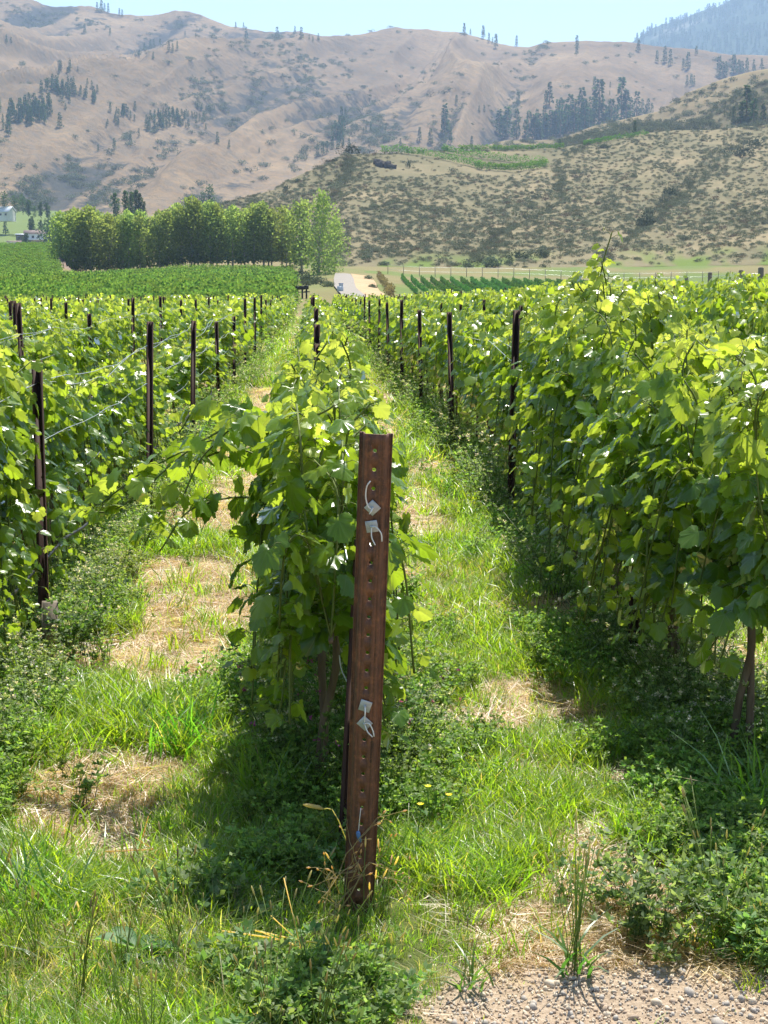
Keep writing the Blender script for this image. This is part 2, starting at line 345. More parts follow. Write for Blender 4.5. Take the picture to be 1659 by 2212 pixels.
class Slope:
    """a hill side as a polar height field: crest curve given where the photograph shows it, at a real distance"""
    def __init__(s, crest, r0, r1, base_y, x0, x1, nx, nv, shape=1.0, r2=None, disp=None, drop=.35):
        s.x = np.linspace(x0, x1, nx); cx, cy = np.array(crest, float).T
        yc = np.interp(s.x, cx, cy); s.az, s.tc = ray(s.x, yc)
        s.az = ray(s.x, 400 + 0 * s.x)[0]
        r0 = np.interp(s.x, *np.array(r0, float).T) if isinstance(r0, list) else r0 + 0 * s.x
        r1 = np.interp(s.x, *np.array(r1, float).T) if isinstance(r1, list) else r1 + 0 * s.x
        by = np.interp(s.x, *np.array(base_y, float).T) if isinstance(base_y, list) else base_y + 0 * s.x
        tb = ray(s.x, by)[1]; s.v = np.linspace(0, 1.3, int(nv * 1.3)); v = s.v[:, None]
        s.r = r0 + (r1 - r0) * v
        vv = np.clip(v, 0, 1); te = tb + (s.tc - tb) * vv ** shape
        s.g = np.zeros_like(te)
        if disp: d, s.g = disp(s.x[None] + 0 * te, vv + 0 * te, s.r); te = te + d * (s.tc - tb) 
        te = te - np.maximum(v - 1, 0) * drop
        s.te = te; s.X = np.sin(s.az) * s.r; s.Y = np.cos(s.az) * s.r; s.Z = CAMZ + te * s.r
    def build(s, name, mat, green=None):
        nv, nx = s.X.shape; V = np.stack([s.X, s.Y, s.Z], -1).reshape(-1, 3)
        i = np.arange(nv * nx).reshape(nv, nx); q = np.stack([i[:-1, :-1], i[:-1, 1:], i[1:, 1:], i[1:, :-1]], -1).reshape(-1, 4)
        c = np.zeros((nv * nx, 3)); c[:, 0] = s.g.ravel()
        if green is not None: c[:, 1] = green.ravel()
        return tag(obj(name, np_mesh(name, V, q[:, ::-1], mat, c, True)), kind='structure')
    def at(s, x, y):
        """first point of the slope met by the ray through a pixel"""
        a, t = ray(x, y); i = int(np.clip(np.searchsorted(s.az, a), 1, len(s.az) - 1)); f = float(np.clip((a - s.az[i - 1]) / (s.az[i] - s.az[i - 1]), 0, 1))
        te = s.te[:, i - 1] * (1 - f) + s.te[:, i] * f; rr = s.r[:, i - 1] * (1 - f) + s.r[:, i] * f
        k = np.nonzero(te >= t)[0]; k = int(k[0]) if len(k) else int(np.argmax(te))
        if k > 0 and te[k] > t: g_ = float((t - te[k - 1]) / (te[k] - te[k - 1] + 1e-9)); r = rr[k - 1] * (1 - g_) + rr[k] * g_; te_ = t
        else: r = rr[k]; te_ = te[k]
        return np.array([math.sin(a) * r, math.cos(a) * r, CAMZ + te_ * r]), r

MAIN = [(-500, -140), (-200, -75), (0, -12), (40, -6), (80, 0), (100, 8), (130, 13), (200, 12), (265, 32), (350, 31), (372, 24), (385, 21), (415, 23), (432, 30), (450, 37), (490, 53), (560, 64), (595, 70), (650, 67), (695, 78), (740, 77),
        (780, 75), (825, 66), (854, 62), (914, 62), (979, 67), (1029, 78), (1079, 95), (1109, 100), (1139, 103), (1174, 92), (1239, 89), (1299, 89), (1359, 91), (1429, 102), (1499, 107), (1579, 118), (1659, 120), (1900, 110), (2300, 60)]
def mtn_disp(x, v, r):
    sl = np.interp(x, [0, 850, 1100, 1700], [1150, 950, 250, -250])
    u = x - sl * v
    wob = 60 * (fbm(x / 160, v * 5, 3) - .5)
    r1 = 1 - np.abs(2 * vn((u + wob) / 190 + 3.1, v * 1.1) - 1)
    r2 = 1 - np.abs(2 * vn((u + wob) / 75 + 9, v * 2.3 + 4) - 1)
    r3 = 1 - np.abs(2 * vn((u + 1.3 * wob) / 32 + 5, v * 5 + 1) - 1)
    n4 = fbm(x / 22, v * 26, 3)
    env = np.sin(np.pi * np.clip(v, 0, 1)) ** .8 * (1 - .25 * v)
    left = np.interp(x, [0, 500, 900], [1.15, .9, .6])
    r0 = 1 - np.abs(2 * vn((u + 2 * wob) / 430 + 7.4, v * .8 + 2) - 1)
    d = env * (.5 * (r0 - .55) + left * (.36 * (r1 - .55) + .16 * (r2 - .5) * np.interp(x, [600, 900], [1, .6]) + .05 * (r3 - .5) * np.interp(x, [600, 900], [1, .3])) + .018 * (n4 - .5)) + .012 * (n4 - .5)
    gl = np.clip(.75 - (.55 * r1 + .45 * r2), 0, 1) * 1.3 * np.interp(x, [0, 450, 700, 1000], [1.1, 1, .7, .8]) + .12 * np.interp(x, [0, 400, 600], [1, .6, 0]) + .55 * np.exp(-((x + 500 * v - 960) / 330) ** 2 - ((v - .42) / .34) ** 2)  # last term: wide grey sage zone, strengthened to paint broad shade into the slope colour
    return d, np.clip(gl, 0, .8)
S_RIDGE = Slope([(1000, 200), (1300, 130), (1359, 91), (1394, 66), (1419, 52), (1449, 47), (1499, 27), (1539, 14), (1569, 0), (1659, -35), (2000, -120), (2400, -140)], 3400, 5200, 250, 1100, 2400, 300, 90, 1.0,
                disp=lambda x, v, r: (np.sin(np.pi * v) * .10 * (fbm(x / 90, v * 4 + x / 300, 4) - .5) + .02 * (vn(x / 4, v * 40) - .5), 0 * x))
S_RIDGE.build('ridge', M_RIDGE)
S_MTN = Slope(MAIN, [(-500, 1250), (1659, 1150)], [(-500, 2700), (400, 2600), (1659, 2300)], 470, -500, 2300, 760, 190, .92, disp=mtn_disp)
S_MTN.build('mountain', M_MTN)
def spur_disp(x, v, r):
    n = 1 - np.abs(2 * vn((x + 500 * v) / 60, v * 2) - 1); m_ = fbm(x / 25, v * 14, 3)
    return np.sin(np.pi * v) * (.12 * (n - .5)) + .03 * (m_ - .5) * np.sin(np.pi * np.clip(v, 0, 1)), np.clip(.5 - n * .6, 0, 1)
S_SPUR = Slope([(980, 400), (1020, 330), (1034, 317), (1060, 311), (1089, 303), (1150, 303), (1204, 300), (1279, 272), (1340, 258), (1419, 240), (1479, 200), (1554, 170), (1610, 155), (1659, 146), (2000, 70), (2400, 50)], 850, 1150, 420, 980, 2400, 260, 60, .9, disp=spur_disp)
S_SPUR.build('hill', M_SPUR)
S_DARK = Slope([(1150, 400), (1204, 306), (1279, 284), (1330, 268), (1379, 262), (1430, 263), (1479, 262), (1505, 250), (1529, 236), (1579, 203), (1610, 190), (1659, 168), (2000, 90), (2400, 60)], 760, 930, 400, 1150, 2400, 220, 50, .9, disp=spur_disp)
S_DARK.build('hill', M_DARKH)
def sage_disp(x, v, r):
    n = fbm(x / 70 + 2, v * 3, 3); n2 = fbm(x / 14, v * 16, 3)
    gul = np.exp(-((x - 1290 - 330 * v) / 28) ** 2) + .8 * np.exp(-((x - 1030 - 250 * v + 30 * np.sin(v * 9)) / 20) ** 2) + .7 * np.exp(-((x - 640 - 120 * v) / 25) ** 2)
    e = np.sin(np.pi * np.clip(v, 0, 1))
    return e * (.10 * (n - .5) + .02 * (n2 - .5) - .05 * gul), np.clip(.28 * n + .45 * gul, 0, 1)
CREST = [(380, 470), (475, 440), (525, 428), (590, 410), (625, 388), (700, 355), (740, 334), (770, 332), (829, 331), (900, 327), (954, 325), (1100, 324), (1214, 318), (1279, 306), (1379, 289), (1454, 281), (1529, 281), (1600, 274), (1659, 268), (1900, 240), (2400, 200)]
S_SAGE = Slope(CREST, [(380, 470), (700, 400), (1000, 385), (2400, 385)], [(380, 620), (700, 640), (829, 660), (1200, 720), (1659, 760), (2400, 700)], [(380, 590), (600, 585), (760, 580), (1000, 582), (1659, 572), (2400, 570)], 380, 2400, 620, 150, .93, disp=sage_disp)
vS = S_SAGE.v[:, None] + 0 * S_SAGE.X; xS = S_SAGE.x[None] + 0 * S_SAGE.X
gr = sstep(.16, .02, vS) * sstep(.4, .6, fbm(xS / 60, vS * 8, 3)) * .8
S_SAGE.build('hillside', M_SLOPE, gr)

# road and dirt track seen end-on beyond the vineyard
def strip(name, pts, mat, lift=.03):
    L = []; 
    for (xl, xr, y, r) in pts:
        for x in (xl, xr):
            p = P(x, y, r); L.append(p)
    L = np.array(L); n = len(pts); seg = 12; V = []
    for k in range(n - 1):
        for j in range(seg + (k == n - 2)):
            f = j / seg
            for s_ in np.linspace(0, 1, 5):
                a_ = L[2 * k] * (1 - s_) + L[2 * k + 1] * s_; b_ = L[2 * k + 2] * (1 - s_) + L[2 * k + 3] * s_; V.append(a_ * (1 - f) + b_ * f)
    V = np.array(V); V[:, 2] = ground_z(V[:, 0], V[:, 1]) + lift; m_ = len(V) // 5; i = np.arange(m_ * 5).reshape(m_, 5)
    q_ = np.stack([i[:-1, :-1], i[:-1, 1:], i[1:, 1:], i[1:, :-1]], -1).reshape(-1, 4)
    return tag(obj(name, np_mesh(name, V, q_[:, ::-1], mat, smooth=True)), kind='structure')
M_ROAD = simple('pale_gravel_road', (.24, .215, .185), (.3, .275, .24), .8, .95, .05)
M_DIRT = simple('tan_dirt', (.34, .23, .13), (.5, .36, .22), .3, .95, .05)
strip('road', [(738, 800, 665, 128), (737, 790, 650, 150), (722, 770, 622, 200), (721, 764, 600, 260), (724, 757, 591, 302)], M_ROAD, .22)
strip('dirt_track', [(770, 850, 660, 132), (768, 840, 640, 165), (765, 818, 615, 225), (762, 808, 598, 275), (758, 800, 590, 315)], M_DIRT, .12)

# ------------------------------------------------------------------ scattering of stuff (points carrying rotation, scale, variant)
def scatter(name, pts, rot, scl, idx, variants, mats_ok=True):
    col = bpy.data.collections.new(name + '_kinds')
    for k, me in enumerate(variants):
        o = bpy.data.objects.new('%s_kind_%02d' % (name, k), me); col.objects.link(o)
    me = bpy.data.meshes.new(name); me.vertices.add(len(pts)); me.vertices.foreach_set('co', np.asarray(pts, np.float32).ravel())
    a = me.attributes.new('rot', 'FLOAT_VECTOR', 'POINT'); a.data.foreach_set('vector', np.asarray(rot, np.float32).ravel())
    a = me.attributes.new('scl', 'FLOAT', 'POINT'); a.data.foreach_set('value', np.asarray(scl, np.float32).ravel())
    a = me.attributes.new('idx', 'INT', 'POINT'); a.data.foreach_set('value', np.asarray(idx, np.int32).ravel())
    o = obj(name, me); tag(o, kind='stuff')
    ng = bpy.data.node_groups.new(name, 'GeometryNodeTree')
    ng.interface.new_socket('Geometry', in_out='INPUT', socket_type='NodeSocketGeometry'); ng.interface.new_socket('Geometry', in_out='OUTPUT', socket_type='NodeSocketGeometry')
    gi = ng.nodes.new('NodeGroupInput'); go = ng.nodes.new('NodeGroupOutput'); ip = ng.nodes.new('GeometryNodeInstanceOnPoints')
    ci = ng.nodes.new('GeometryNodeCollectionInfo'); ci.inputs['Collection'].default_value = col; ci.inputs['Separate Children'].default_value = True; ci.inputs['Reset Children'].default_value = True
    def attr(nm, ty): n = ng.nodes.new('GeometryNodeInputNamedAttribute'); n.data_type = ty; n.inputs[0].default_value = nm; return n.outputs[0]
    L = ng.links.new
    L(gi.outputs[0], ip.inputs['Points']); L(ci.outputs[0], ip.inputs['Instance']); ip.inputs['Pick Instance'].default_value = True
    L(attr('idx', 'INT'), ip.inputs['Instance Index']); L(attr('scl', 'FLOAT'), ip.inputs['Scale'])
    e = ng.nodes.new('FunctionNodeEulerToRotation'); L(attr('rot', 'FLOAT_VECTOR'), e.inputs[0]); L(e.outputs[0], ip.inputs['Rotation'])
    L(ip.outputs[0], go.inputs[0])
    md = o.modifiers.new('scatter', 'NODES'); md.node_group = ng
    return o

# ------------------------------------------------------------------ leaves
_half = [(.045, -.02), (.17, -.16), (.31, -.15), (.42, -.05), (.49, .08), (.46, .20), (.55, .33), (.58, .47), (.49, .57), (.39, .62), (.39, .74), (.27, .84), (.13, .92), (0, 1.02)]
_h = [];
for (xa, ya), (xb, yb) in zip(_half[:-1], _half[1:]): _h += [(xa, ya), ((xa + xb) / 2 * .955, .35 + ((ya + yb) / 2 - .35) * .955)]
_h.append(_half[-1]); OUT_HI = np.array(_h + [(-x, y) for x, y in _h[-2::-1]])
OUT_MID = np.array([(0, 0), (.34, -.14), (.47, .14), (.57, .46), (.38, .62), (.25, .86), (0, 1.02), (-.25, .86), (-.38, .62), (-.57, .46), (-.47, .14), (-.34, -.14)])
OUT_LOW = np.array([(0, -.05), (.5, .2), (.36, .8), (0, 1.0), (-.36, .8), (-.5, .2)])
def leaf_batch(pos, tipd, nor, size, tint, lod, rs):
    """many grape leaves at once; returns V, F, C (C: tint, leaf u, leaf v)"""
    n = len(pos); o = {0: OUT_HI, 1: OUT_MID, 2: OUT_LOW}[lod]; m_ = len(o)
    t_ = nrm(tipd); b_ = nrm(np.cross(t_, nor)); n_ = np.cross(b_, t_)
    cen = np.array([[0, .12]]) if lod < 2 else np.array([[0, .4]])
    if lod == 0: uv = np.vstack([cen, cen + (o - cen) * .55, o]); 
    else: uv = np.vstack([cen, o])
    uv = np.repeat(uv[None], n, 0)
    uv[:, 1:] *= (1 + .12 * (rs.rand(n, uv.shape[1] - 1, 1) - .5)) if lod == 0 else 1
    x = uv[..., 0]; y = uv[..., 1]
    cup = rs.uniform(-.2, .6, (n, 1)); dr = rs.uniform(.05, .6, (n, 1)); wav = rs.uniform(.01, .07, (n, 1))
    z = -cup * np.abs(x) ** 1.5 - dr * (y ** 2) * .6 + wav * np.sin(9 * x + 11 * y + rs.rand(n, 1) * 6)
    S = size[:, None, None]
    V = pos[:, None] + S * (x[..., None] * b_[:, None] + y[..., None] * t_[:, None] + z[..., None] * n_[:, None])
    k = np.arange(m_); k1 = (k + 1) % m_
    if lod == 0:
        tri = np.stack([0 * k, 1 + k, 1 + k1], -1); qd = np.stack([1 + k, 1 + m_ + k, 1 + m_ + k1, 1 + k1], -1)
        Fs = [tri, qd]
    else: Fs = [np.stack([0 * k, 1 + k, 1 + k1], -1)]
    nv = uv.shape[1]; off = (np.arange(n) * nv)[:, None, None]
    Fs = [(f[None] + off).reshape(-1, f.shape[1]) for f in Fs]
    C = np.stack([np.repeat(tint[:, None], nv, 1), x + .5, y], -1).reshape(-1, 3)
    return V.reshape(-1, 3), Fs, np.clip(C, 0, 2)

def vine_parts(seed, lod, top=1.36, low=.5, spread=.17, nsh=18, dense=1.0, length=1.25, flop=.25, extra=()):
    """one grapevine in its own frame (row along Y): returns meshes of trunk, canes and foliage"""
    rs = RS(seed); tr = MB(); cn = MB(); lf = MB()
    n0 = rs.randint(1, 3)
    for q in range(n0):
        bx = rs.uniform(-.05, .05); p = [(bx, rs.uniform(-.06, .06), -.06), (bx * .6, rs.uniform(-.04, .04), .25), (rs.uniform(-.03, .03), rs.uniform(-.05, .05), .5), (0, (q - .5) * .1, .68)]
        V, F_ = tube(spline(p, 9 if lod < 2 else 4), np.linspace(.016, .012, 9 if lod < 2 else 4), 7 if lod == 0 else 4); tr.add(V, F_)
    for s_ in (-1, 1):
        p = [(0, 0, .66), (rs.uniform(-.02, .02), s_ * length * .25, .70), (0, s_ * length * .5, .70)]
        V, F_ = tube(spline(p, 8 if lod < 2 else 3), np.linspace(.014, .008, 8 if lod < 2 else 3), 5 if lod < 2 else 4); tr.add(V, F_)
    P_, T_, N_, S_, C_ = [], [], [], [], []
    sizemul = (1.0, 1.15, 1.65)[lod]; step = (.032, .04, .09)[lod]
    shoots = []
    for i in range(int(nsh * dense)):
        y0 = (i + rs.rand()) / (nsh * dense) * length - length / 2; side = rs.choice([-1, 1]); L = max(.35, (top - .7) * rs.uniform(.75, 1.12))
        if rs.rand() < flop:
            ou = rs.uniform(.7, 1.4) * spread; dn = rs.uniform(.1, .45)
            p = [(0, y0, .7), (side * ou * .5, y0 + rs.uniform(-.1, .1), .7 + L * .5), (side * ou, y0 + rs.uniform(-.2, .2), .7 + L * .45), (side * ou * 1.25, y0 + rs.uniform(-.3, .3), max(low, .7 - dn))]
        else:
            lx = side * rs.uniform(.1, .8) * spread
            p = [(0, y0, .7), (lx * .8, y0 + rs.uniform(-.06, .06), .7 + L * .45), (lx, y0 + rs.uniform(-.15, .15), .7 + L * .85), (lx + rs.uniform(-.1, .1), y0 + rs.uniform(-.18, .18), .7 + L)]
        shoots.append((p, 0.))
    for i in range(int(nsh * .75)):      # hanging laterals under the cordon
        y0 = rs.uniform(-.5, .5) * length; side = rs.choice([-1, 1])
        shoots.append(([(0, y0, .7), (side * spread * .7, y0, .72), (side * spread * rs.uniform(.6, 1.2), y0 + rs.uniform(-.1, .1), rs.uniform(low, low + .15))], 0.))
    shoots += [(p, .25) for p in extra]
    for p, yo in shoots:
        p = np.array(p, float); L = np.linalg.norm(np.diff(p, axis=0), axis=1).sum(); m_ = max(4, int(L / step))
        c_ = spline(p, m_); V, F_ = tube(c_ if lod == 0 else c_[::3] if len(c_[::3]) > 2 else c_, .0035 if lod == 0 else .004, 4 if lod == 0 else 3); 
        if lod < 2: cn.add(V, F_)
        for k in range(m_):
            f = k / m_
            if rs.rand() > .93 * (1 if f > .12 else .6): continue
            ang = rs.uniform(0, 6.283); sd_ = 1 if k % 2 else -1
            o_ = nrm(np.array([sd_ * abs(math.cos(ang)) * 1.0 + .5 * np.sign(c_[k][0] + 1e-3), rs.uniform(-.9, .9), rs.uniform(-.1, .6)]))
            pet = rs.uniform(.03, .075)
            base = c_[k] + o_ * pet
            if base[2] < low - .1: continue
            if lod == 0:
                V, F_ = tube([c_[k], c_[k] + o_ * pet * .6 + [0, 0, .01], base], .0013, 3); cn.add(V, F_)
            thin = yo; P_.append(base); T_.append(o_ * .8 + np.array([0, 0, -.75 - .5 * rs.rand()]) + rs.normal(0, .35, 3))
            N_.append(o_ * .55 + np.array([0, 0, .75]) + rs.normal(0, .38, 3))
            young = max(0, (f - .55) / .45)
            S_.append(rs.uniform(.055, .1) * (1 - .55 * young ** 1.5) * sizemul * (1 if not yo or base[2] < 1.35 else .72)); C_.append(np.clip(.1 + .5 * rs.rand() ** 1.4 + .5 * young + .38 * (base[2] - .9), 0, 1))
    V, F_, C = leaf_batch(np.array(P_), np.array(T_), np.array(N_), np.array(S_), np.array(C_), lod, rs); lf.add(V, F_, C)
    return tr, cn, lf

ORD = ['first', 'second', 'third', 'fourth', 'fifth', 'sixth', 'seventh', 'eighth', 'ninth', 'tenth', 'eleventh', 'twelfth', 'thirteenth', 'fourteenth', 'fifteenth', 'sixteenth', 'seventeenth', 'eighteenth', 'nineteenth', 'twentieth']
def row_words(k):
    if k == 0: return 'the holed post row'
    return 'the %s %s row' % (ORD[abs(k) - 1], 'right' if k > 0 else 'left')
def xlim(y):      # half open view wedge in world X at distance y, with a margin for a step aside
    return -.205 * y - .5, .295 * y + .6
FENCE_X = lambda y: 11.4 + max(0, y - 40) * .185
ROWSTART = {0: 5.3, 1: 5.6, -1: 5.8}
def row_start(k):
    x = ROW0 + ROWS * k; need = (-x - .5) / .205 if x < 0 else (x - .6) / .295
    return max(5.4, need)
allv = []
VS = 1.22
for k in range(-17, 22):
    x = ROW0 + ROWS * k; base = ROWSTART.get(k, 5.3 + .2 * math.sin(k * 2.1)); j = 0
    while True:
        y = base + j * VS; 
        if y > VINE_END - 2: break
        lo, hi = xlim(y)
        if lo < x < hi and (y < 40 or x < FENCE_X(y) - 1.5): allv.append((math.hypot(x, y), k, j, x, y))
        j += 1
allv.sort()
first_j = {}
for r_, k, j, x, y in allv: first_j[k] = min(first_j.get(k, 999), j)
kinds = {}
def vine_kind(lod, v):
    key = (lod, v)
    if key not in kinds:
        tr, cn, lf = vine_parts(100 * lod + v, lod, top=[1.32, 1.24, 1.38, 1.2, 1.34, 1.28][v % 6], nsh=[26, 23, 19][lod], flop=.28)
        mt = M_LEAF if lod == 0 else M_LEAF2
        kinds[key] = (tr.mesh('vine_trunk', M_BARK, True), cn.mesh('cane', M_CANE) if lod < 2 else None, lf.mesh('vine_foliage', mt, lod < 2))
    return kinds[key]
def mk_vine(x, y, meshes, rz=0, sc=1.0, zs=1.0):
    x += ((-.13 if y < 7.7 else -.14 if y < 9 else -.18) if x > -1.5 else -.12) if x < -.5 else -.07 if x < .9 and y < 8 else (-.04 if y < 9.3 else .12) if .9 < x < 2 else .08 if x > 2 else 0
    z = float(ground_z(x, y)); o = empty('grapevine', (x, y, z), rz); o.scale = (sc, 1, zs)
    for nm, me in zip(('trunk', 'canes', 'foliage'), meshes):
        if me: obj(nm, me, o)
    return o
SPECIAL = {
    (0, 0): dict(seed=11, top=1.36, low=.40, spread=.26, nsh=30, flop=.3, extra=[[(0, .2, .75), (-.2, .3, 1.25), (-.42, .3, 1.22), (-.72, .35, .98), (-.86, .4, .95)], [(0, .1, .72), (-.2, .2, 1.0), (-.45, .15, 1.0), (-.58, .2, .84)], [(0, .3, .8), (-.25, .4, 1.15), (-.5, .45, 1.1), (-.62, .5, .9), (-.66, .5, .82)], [(0, .2, .9), (-.2, .1, 1.3), (-.4, .1, 1.2), (-.5, .1, 1.02)], [(0, .4, .9), (-.3, .4, 1.2), (-.6, .42, 1.12), (-.84, .45, .95)], [(0, -.3, .8), (.12, -.4, 1.1), (.1, -.5, 1.2)]]),
    (0, 1): dict(seed=12, top=1.46, low=.4, spread=.28, nsh=26, flop=.3, extra=[[(0, 0, .8), (-.25, 0, 1.2), (-.5, .1, 1.25), (-.6, .1, 1.15)]]),
    (0, 2): dict(seed=13, top=1.32, low=.45, spread=.24, nsh=18, flop=.25),
    (0, 3): dict(seed=14, top=1.2, low=.5, spread=.2, nsh=15, flop=.3),
    (0, 5): dict(seed=15, top=1.2, low=.45, spread=.2, nsh=14, flop=.3), (0, 6): dict(seed=16, top=1.12, low=.45, spread=.2, nsh=14, flop=.3),
    (0, 7): dict(seed=17, top=1.15, low=.45, spread=.2, nsh=14, flop=.3),
    (1, 0): dict(seed=21, top=1.46, low=.36, spread=.34, nsh=30, flop=.38), (1, 1): dict(seed=22, top=1.5, low=.30, spread=.38, nsh=30, flop=.4),
    (1, 2): dict(seed=23, top=1.66, low=.32, spread=.38, nsh=30, flop=.36, extra=[[(0, .3, .8), (-.05, .4, 1.5), (-.03, .45, 1.8), (.02, .42, 2.02)], [(0, .25, .8), (-.02, .35, 1.4), (.0, .42, 1.7), (-.03, .42, 1.86)], [(0, .35, .8), (.04, .4, 1.4), (.02, .45, 1.75)]]),
    (1, 3): dict(seed=24, top=1.66, low=.34, spread=.3, nsh=28, flop=.35), (1, 4): dict(seed=25, top=1.55, low=.36, spread=.28, nsh=24, flop=.32),
    (1, 5): dict(seed=26, top=1.5, low=.36, spread=.28, nsh=24, flop=.32), (1, 6): dict(seed=27, top=1.45, low=.3, spread=.3, nsh=22, flop=.35),
    (-1, 0): dict(seed=31, top=1.42, low=.25, spread=.24, nsh=28, flop=.3), (-1, 1): dict(seed=32, top=1.45, low=.22, spread=.22, nsh=28, flop=.32), (-1, 2): dict(seed=33, top=1.25, low=.22, spread=.22, nsh=22, flop=.3),
    (-1, 3): dict(seed=34, top=1.15, low=.25, spread=.2, nsh=20, flop=.3), (-1, 4): dict(seed=35, top=1.1, low=.25, spread=.24, nsh=16, flop=.35), (-1, 5): dict(seed=36, top=1.1, low=.25, spread=.24, nsh=16, flop=.35),
    (-1, 6): dict(seed=37, top=1.1, low=.25, spread=.24, nsh=16, flop=.35)}
SMALLV = {(-1, j) for j in range(7, 17)}
GAPS = {(-1, 8), (-1, 9), (-1, 11), (-1, 12), (-1, 14), (-1, 16), (-2, 9), (0, 4), (0, 11)}
rsv = RS(5); far_pts = []; nthing = 0; groups_far = {}
look = {(0, 0): 'grapevine right behind the holed rusty front post, one shoot reaching far left', (0, 1): 'grapevine behind the front-most vine of the post row, leaning over the left lane',
        (1, 0): 'big grapevine at the right edge with two bare stems above dry grass', (1, 2): 'tallest grapevine of the right-hand row with one shoot high above the hillside meadow'}
for r_, k, j, x, y in allv:
    if (k, j) in GAPS: continue
    if nthing < 296:
        lod = 0 if r_ < 10.5 else 1 if r_ < 30 else 2
        if (k, j) in SPECIAL:
            d = dict(SPECIAL[(k, j)]); sd0 = d.pop('seed'); L_ = 0 if r_ < 14.5 else 1
            d['low'] = d['low'] + (.05 if k == 1 else -.14 if k == -1 else -.08); d['spread'] *= .62; d['nsh'] = int(d['nsh'] * 1.3); tr, cn, lf = vine_parts(sd0, L_, **d); o = mk_vine(x, y, (tr.mesh('vine_trunk', M_BARK, True), cn.mesh('cane', M_CANE), lf.mesh('vine_foliage', M_LEAF if L_ == 0 else M_LEAF2, True)))
        else:
            small = (k, j) in SMALLV
            o = mk_vine(x, y, vine_kind(lod, rsv.randint(0, 6)), rsv.choice([0, math.pi]), rsv.uniform(.85, 1.15), rsv.uniform(.93, 1.06) * (.74 if small else 1.13 if 2 <= k <= 9 and y < 45 else 1))
        n = j - first_j[k]; nthing += 1
        if (k, j) in look: lab = look[(k, j)]; grp = 'grapevines trained in rows'
        elif y < 24 and abs(k) <= 3:
            adj = 'small sparse leafy' if (k, j) in SMALLV else 'leafy green'
            lab = '%s grapevine, %s from the near end of %s' % (adj, ORD[min(n, 19)], row_words(k)); grp = 'grapevines trained in rows'
        else:
            d_ = 'middle' if y < 30 else 'far'
            lab = 'distant leafy grapevine in the %s stretch of %s' % (d_, row_words(k)) if abs(k) < 10 else 'distant leafy grapevine in the outer %s rows near the picture edge' % ('right' if k > 0 else 'left')
            grp = 'distant vines %s %s' % (d_, k)
        tag(o, lab, 'grapevine', grp)
    else: far_pts.append((x, y, k, j))
fp = np.array([(a, b) for a, b, _, _ in far_pts]); nf = len(fp)
lowm = []
for v in range(8):
    tr, cn, lf = vine_parts(500 + v, 2, top=[1.28, 1.2, 1.38, 1.3][v % 4], nsh=18)
    both = MB(); V, F_, C = np.concatenate(lf.V), [np.concatenate(f) for f in lf.F.values()], np.concatenate(lf.C); both.add(V, F_, C)
    lowm.append(both.mesh('vine_mass', M_LEAF2))
fz = ground_z(fp[:, 0], fp[:, 1])
scatter('far_vines', np.column_stack([fp, fz]), np.column_stack([np.zeros(nf), np.zeros(nf), rsv.choice([0, math.pi], nf)]), rsv.uniform(.9, 1.08, nf), rsv.randint(0, 8, nf), lowm)

# ------------------------------------------------------------------ trellis posts
def post_mesh(h, w_=.045):
    """rolled steel vineyard post: a small channel with lips, punched notches left out at this size"""
    d = w_ * .6; pr = np.array([(-w_ * .62, 0), (-w_ * .38, 0), (-w_ * .3, d), (w_ * .3, d), (w_ * .38, 0), (w_ * .62, 0), (w_ * .62, .004), (w_ * .42, .004), (w_ * .34, d + .004), (-w_ * .34, d + .004), (-w_ * .42, .004), (-w_ * .62, .004)])
    pr[:, 1] -= d * .5; n = len(pr); V = []
    for z in (-.3, h): V += [(a, b, z) for a, b in pr]
    i = np.arange(n); F_ = np.stack([i, (i + 1) % n, n + (i + 1) % n, n + i], -1)
    cap = [(n + 0, n + 1, n + 10, n + 11), (n + 1, n + 2, n + 9, n + 10), (n + 2, n + 3, n + 8, n + 9), (n + 3, n + 4, n + 7, n + 8), (n + 4, n + 5, n + 6, n + 7)]
    return np_mesh('vineyard_post', V, [F_, np.array(cap)], M_RUSTD)
PM = [post_mesh(1.5 + .02 * i) for i in range(4)]
hooks = MB()
for z in (1.0, 1.3):
    V, F_ = tube([(-.03, -.02, z), (-.045, -.03, z + .02), (-.03, -.03, z + .035)], .003, 4); hooks.add(V, F_)
HOOK = hooks.mesh('wire_hook', M_WIRE)
plist = []
tops = {(0, 2): 1.46, (0, 3): 1.38, (-1, 0): 1.4, (-1, 1): 1.46, (-1, 2): 1.32, (-1, 3): 1.22, (-1, 4): 1.2, (1, 0): 1.35, (1, 1): 1.55, (1, 2): 1.42}
startp = {0: 4.42 + 4.9, 1: 7.15, -1: 7.75}; 
for k in range(-17, 22):
    x = ROW0 + ROWS * k; y0 = startp.get(k, 5.2 + 4.6 * ((k * .37) % 1)); i = 0
    while y0 + i * 4.75 < VINE_END:
        y = y0 + i * 4.75; lo, hi = xlim(y)
        if lo < x < hi and (y < 40 or x < FENCE_X(y) - 1.2): plist.append((math.hypot(x, y), k, i, x, y))
        i += 1
plist.sort(); fj = {}
for r_, k, i, x, y in plist: fj[k] = min(fj.get(k, 99), i)
rsp = RS(9)
POSTS = []
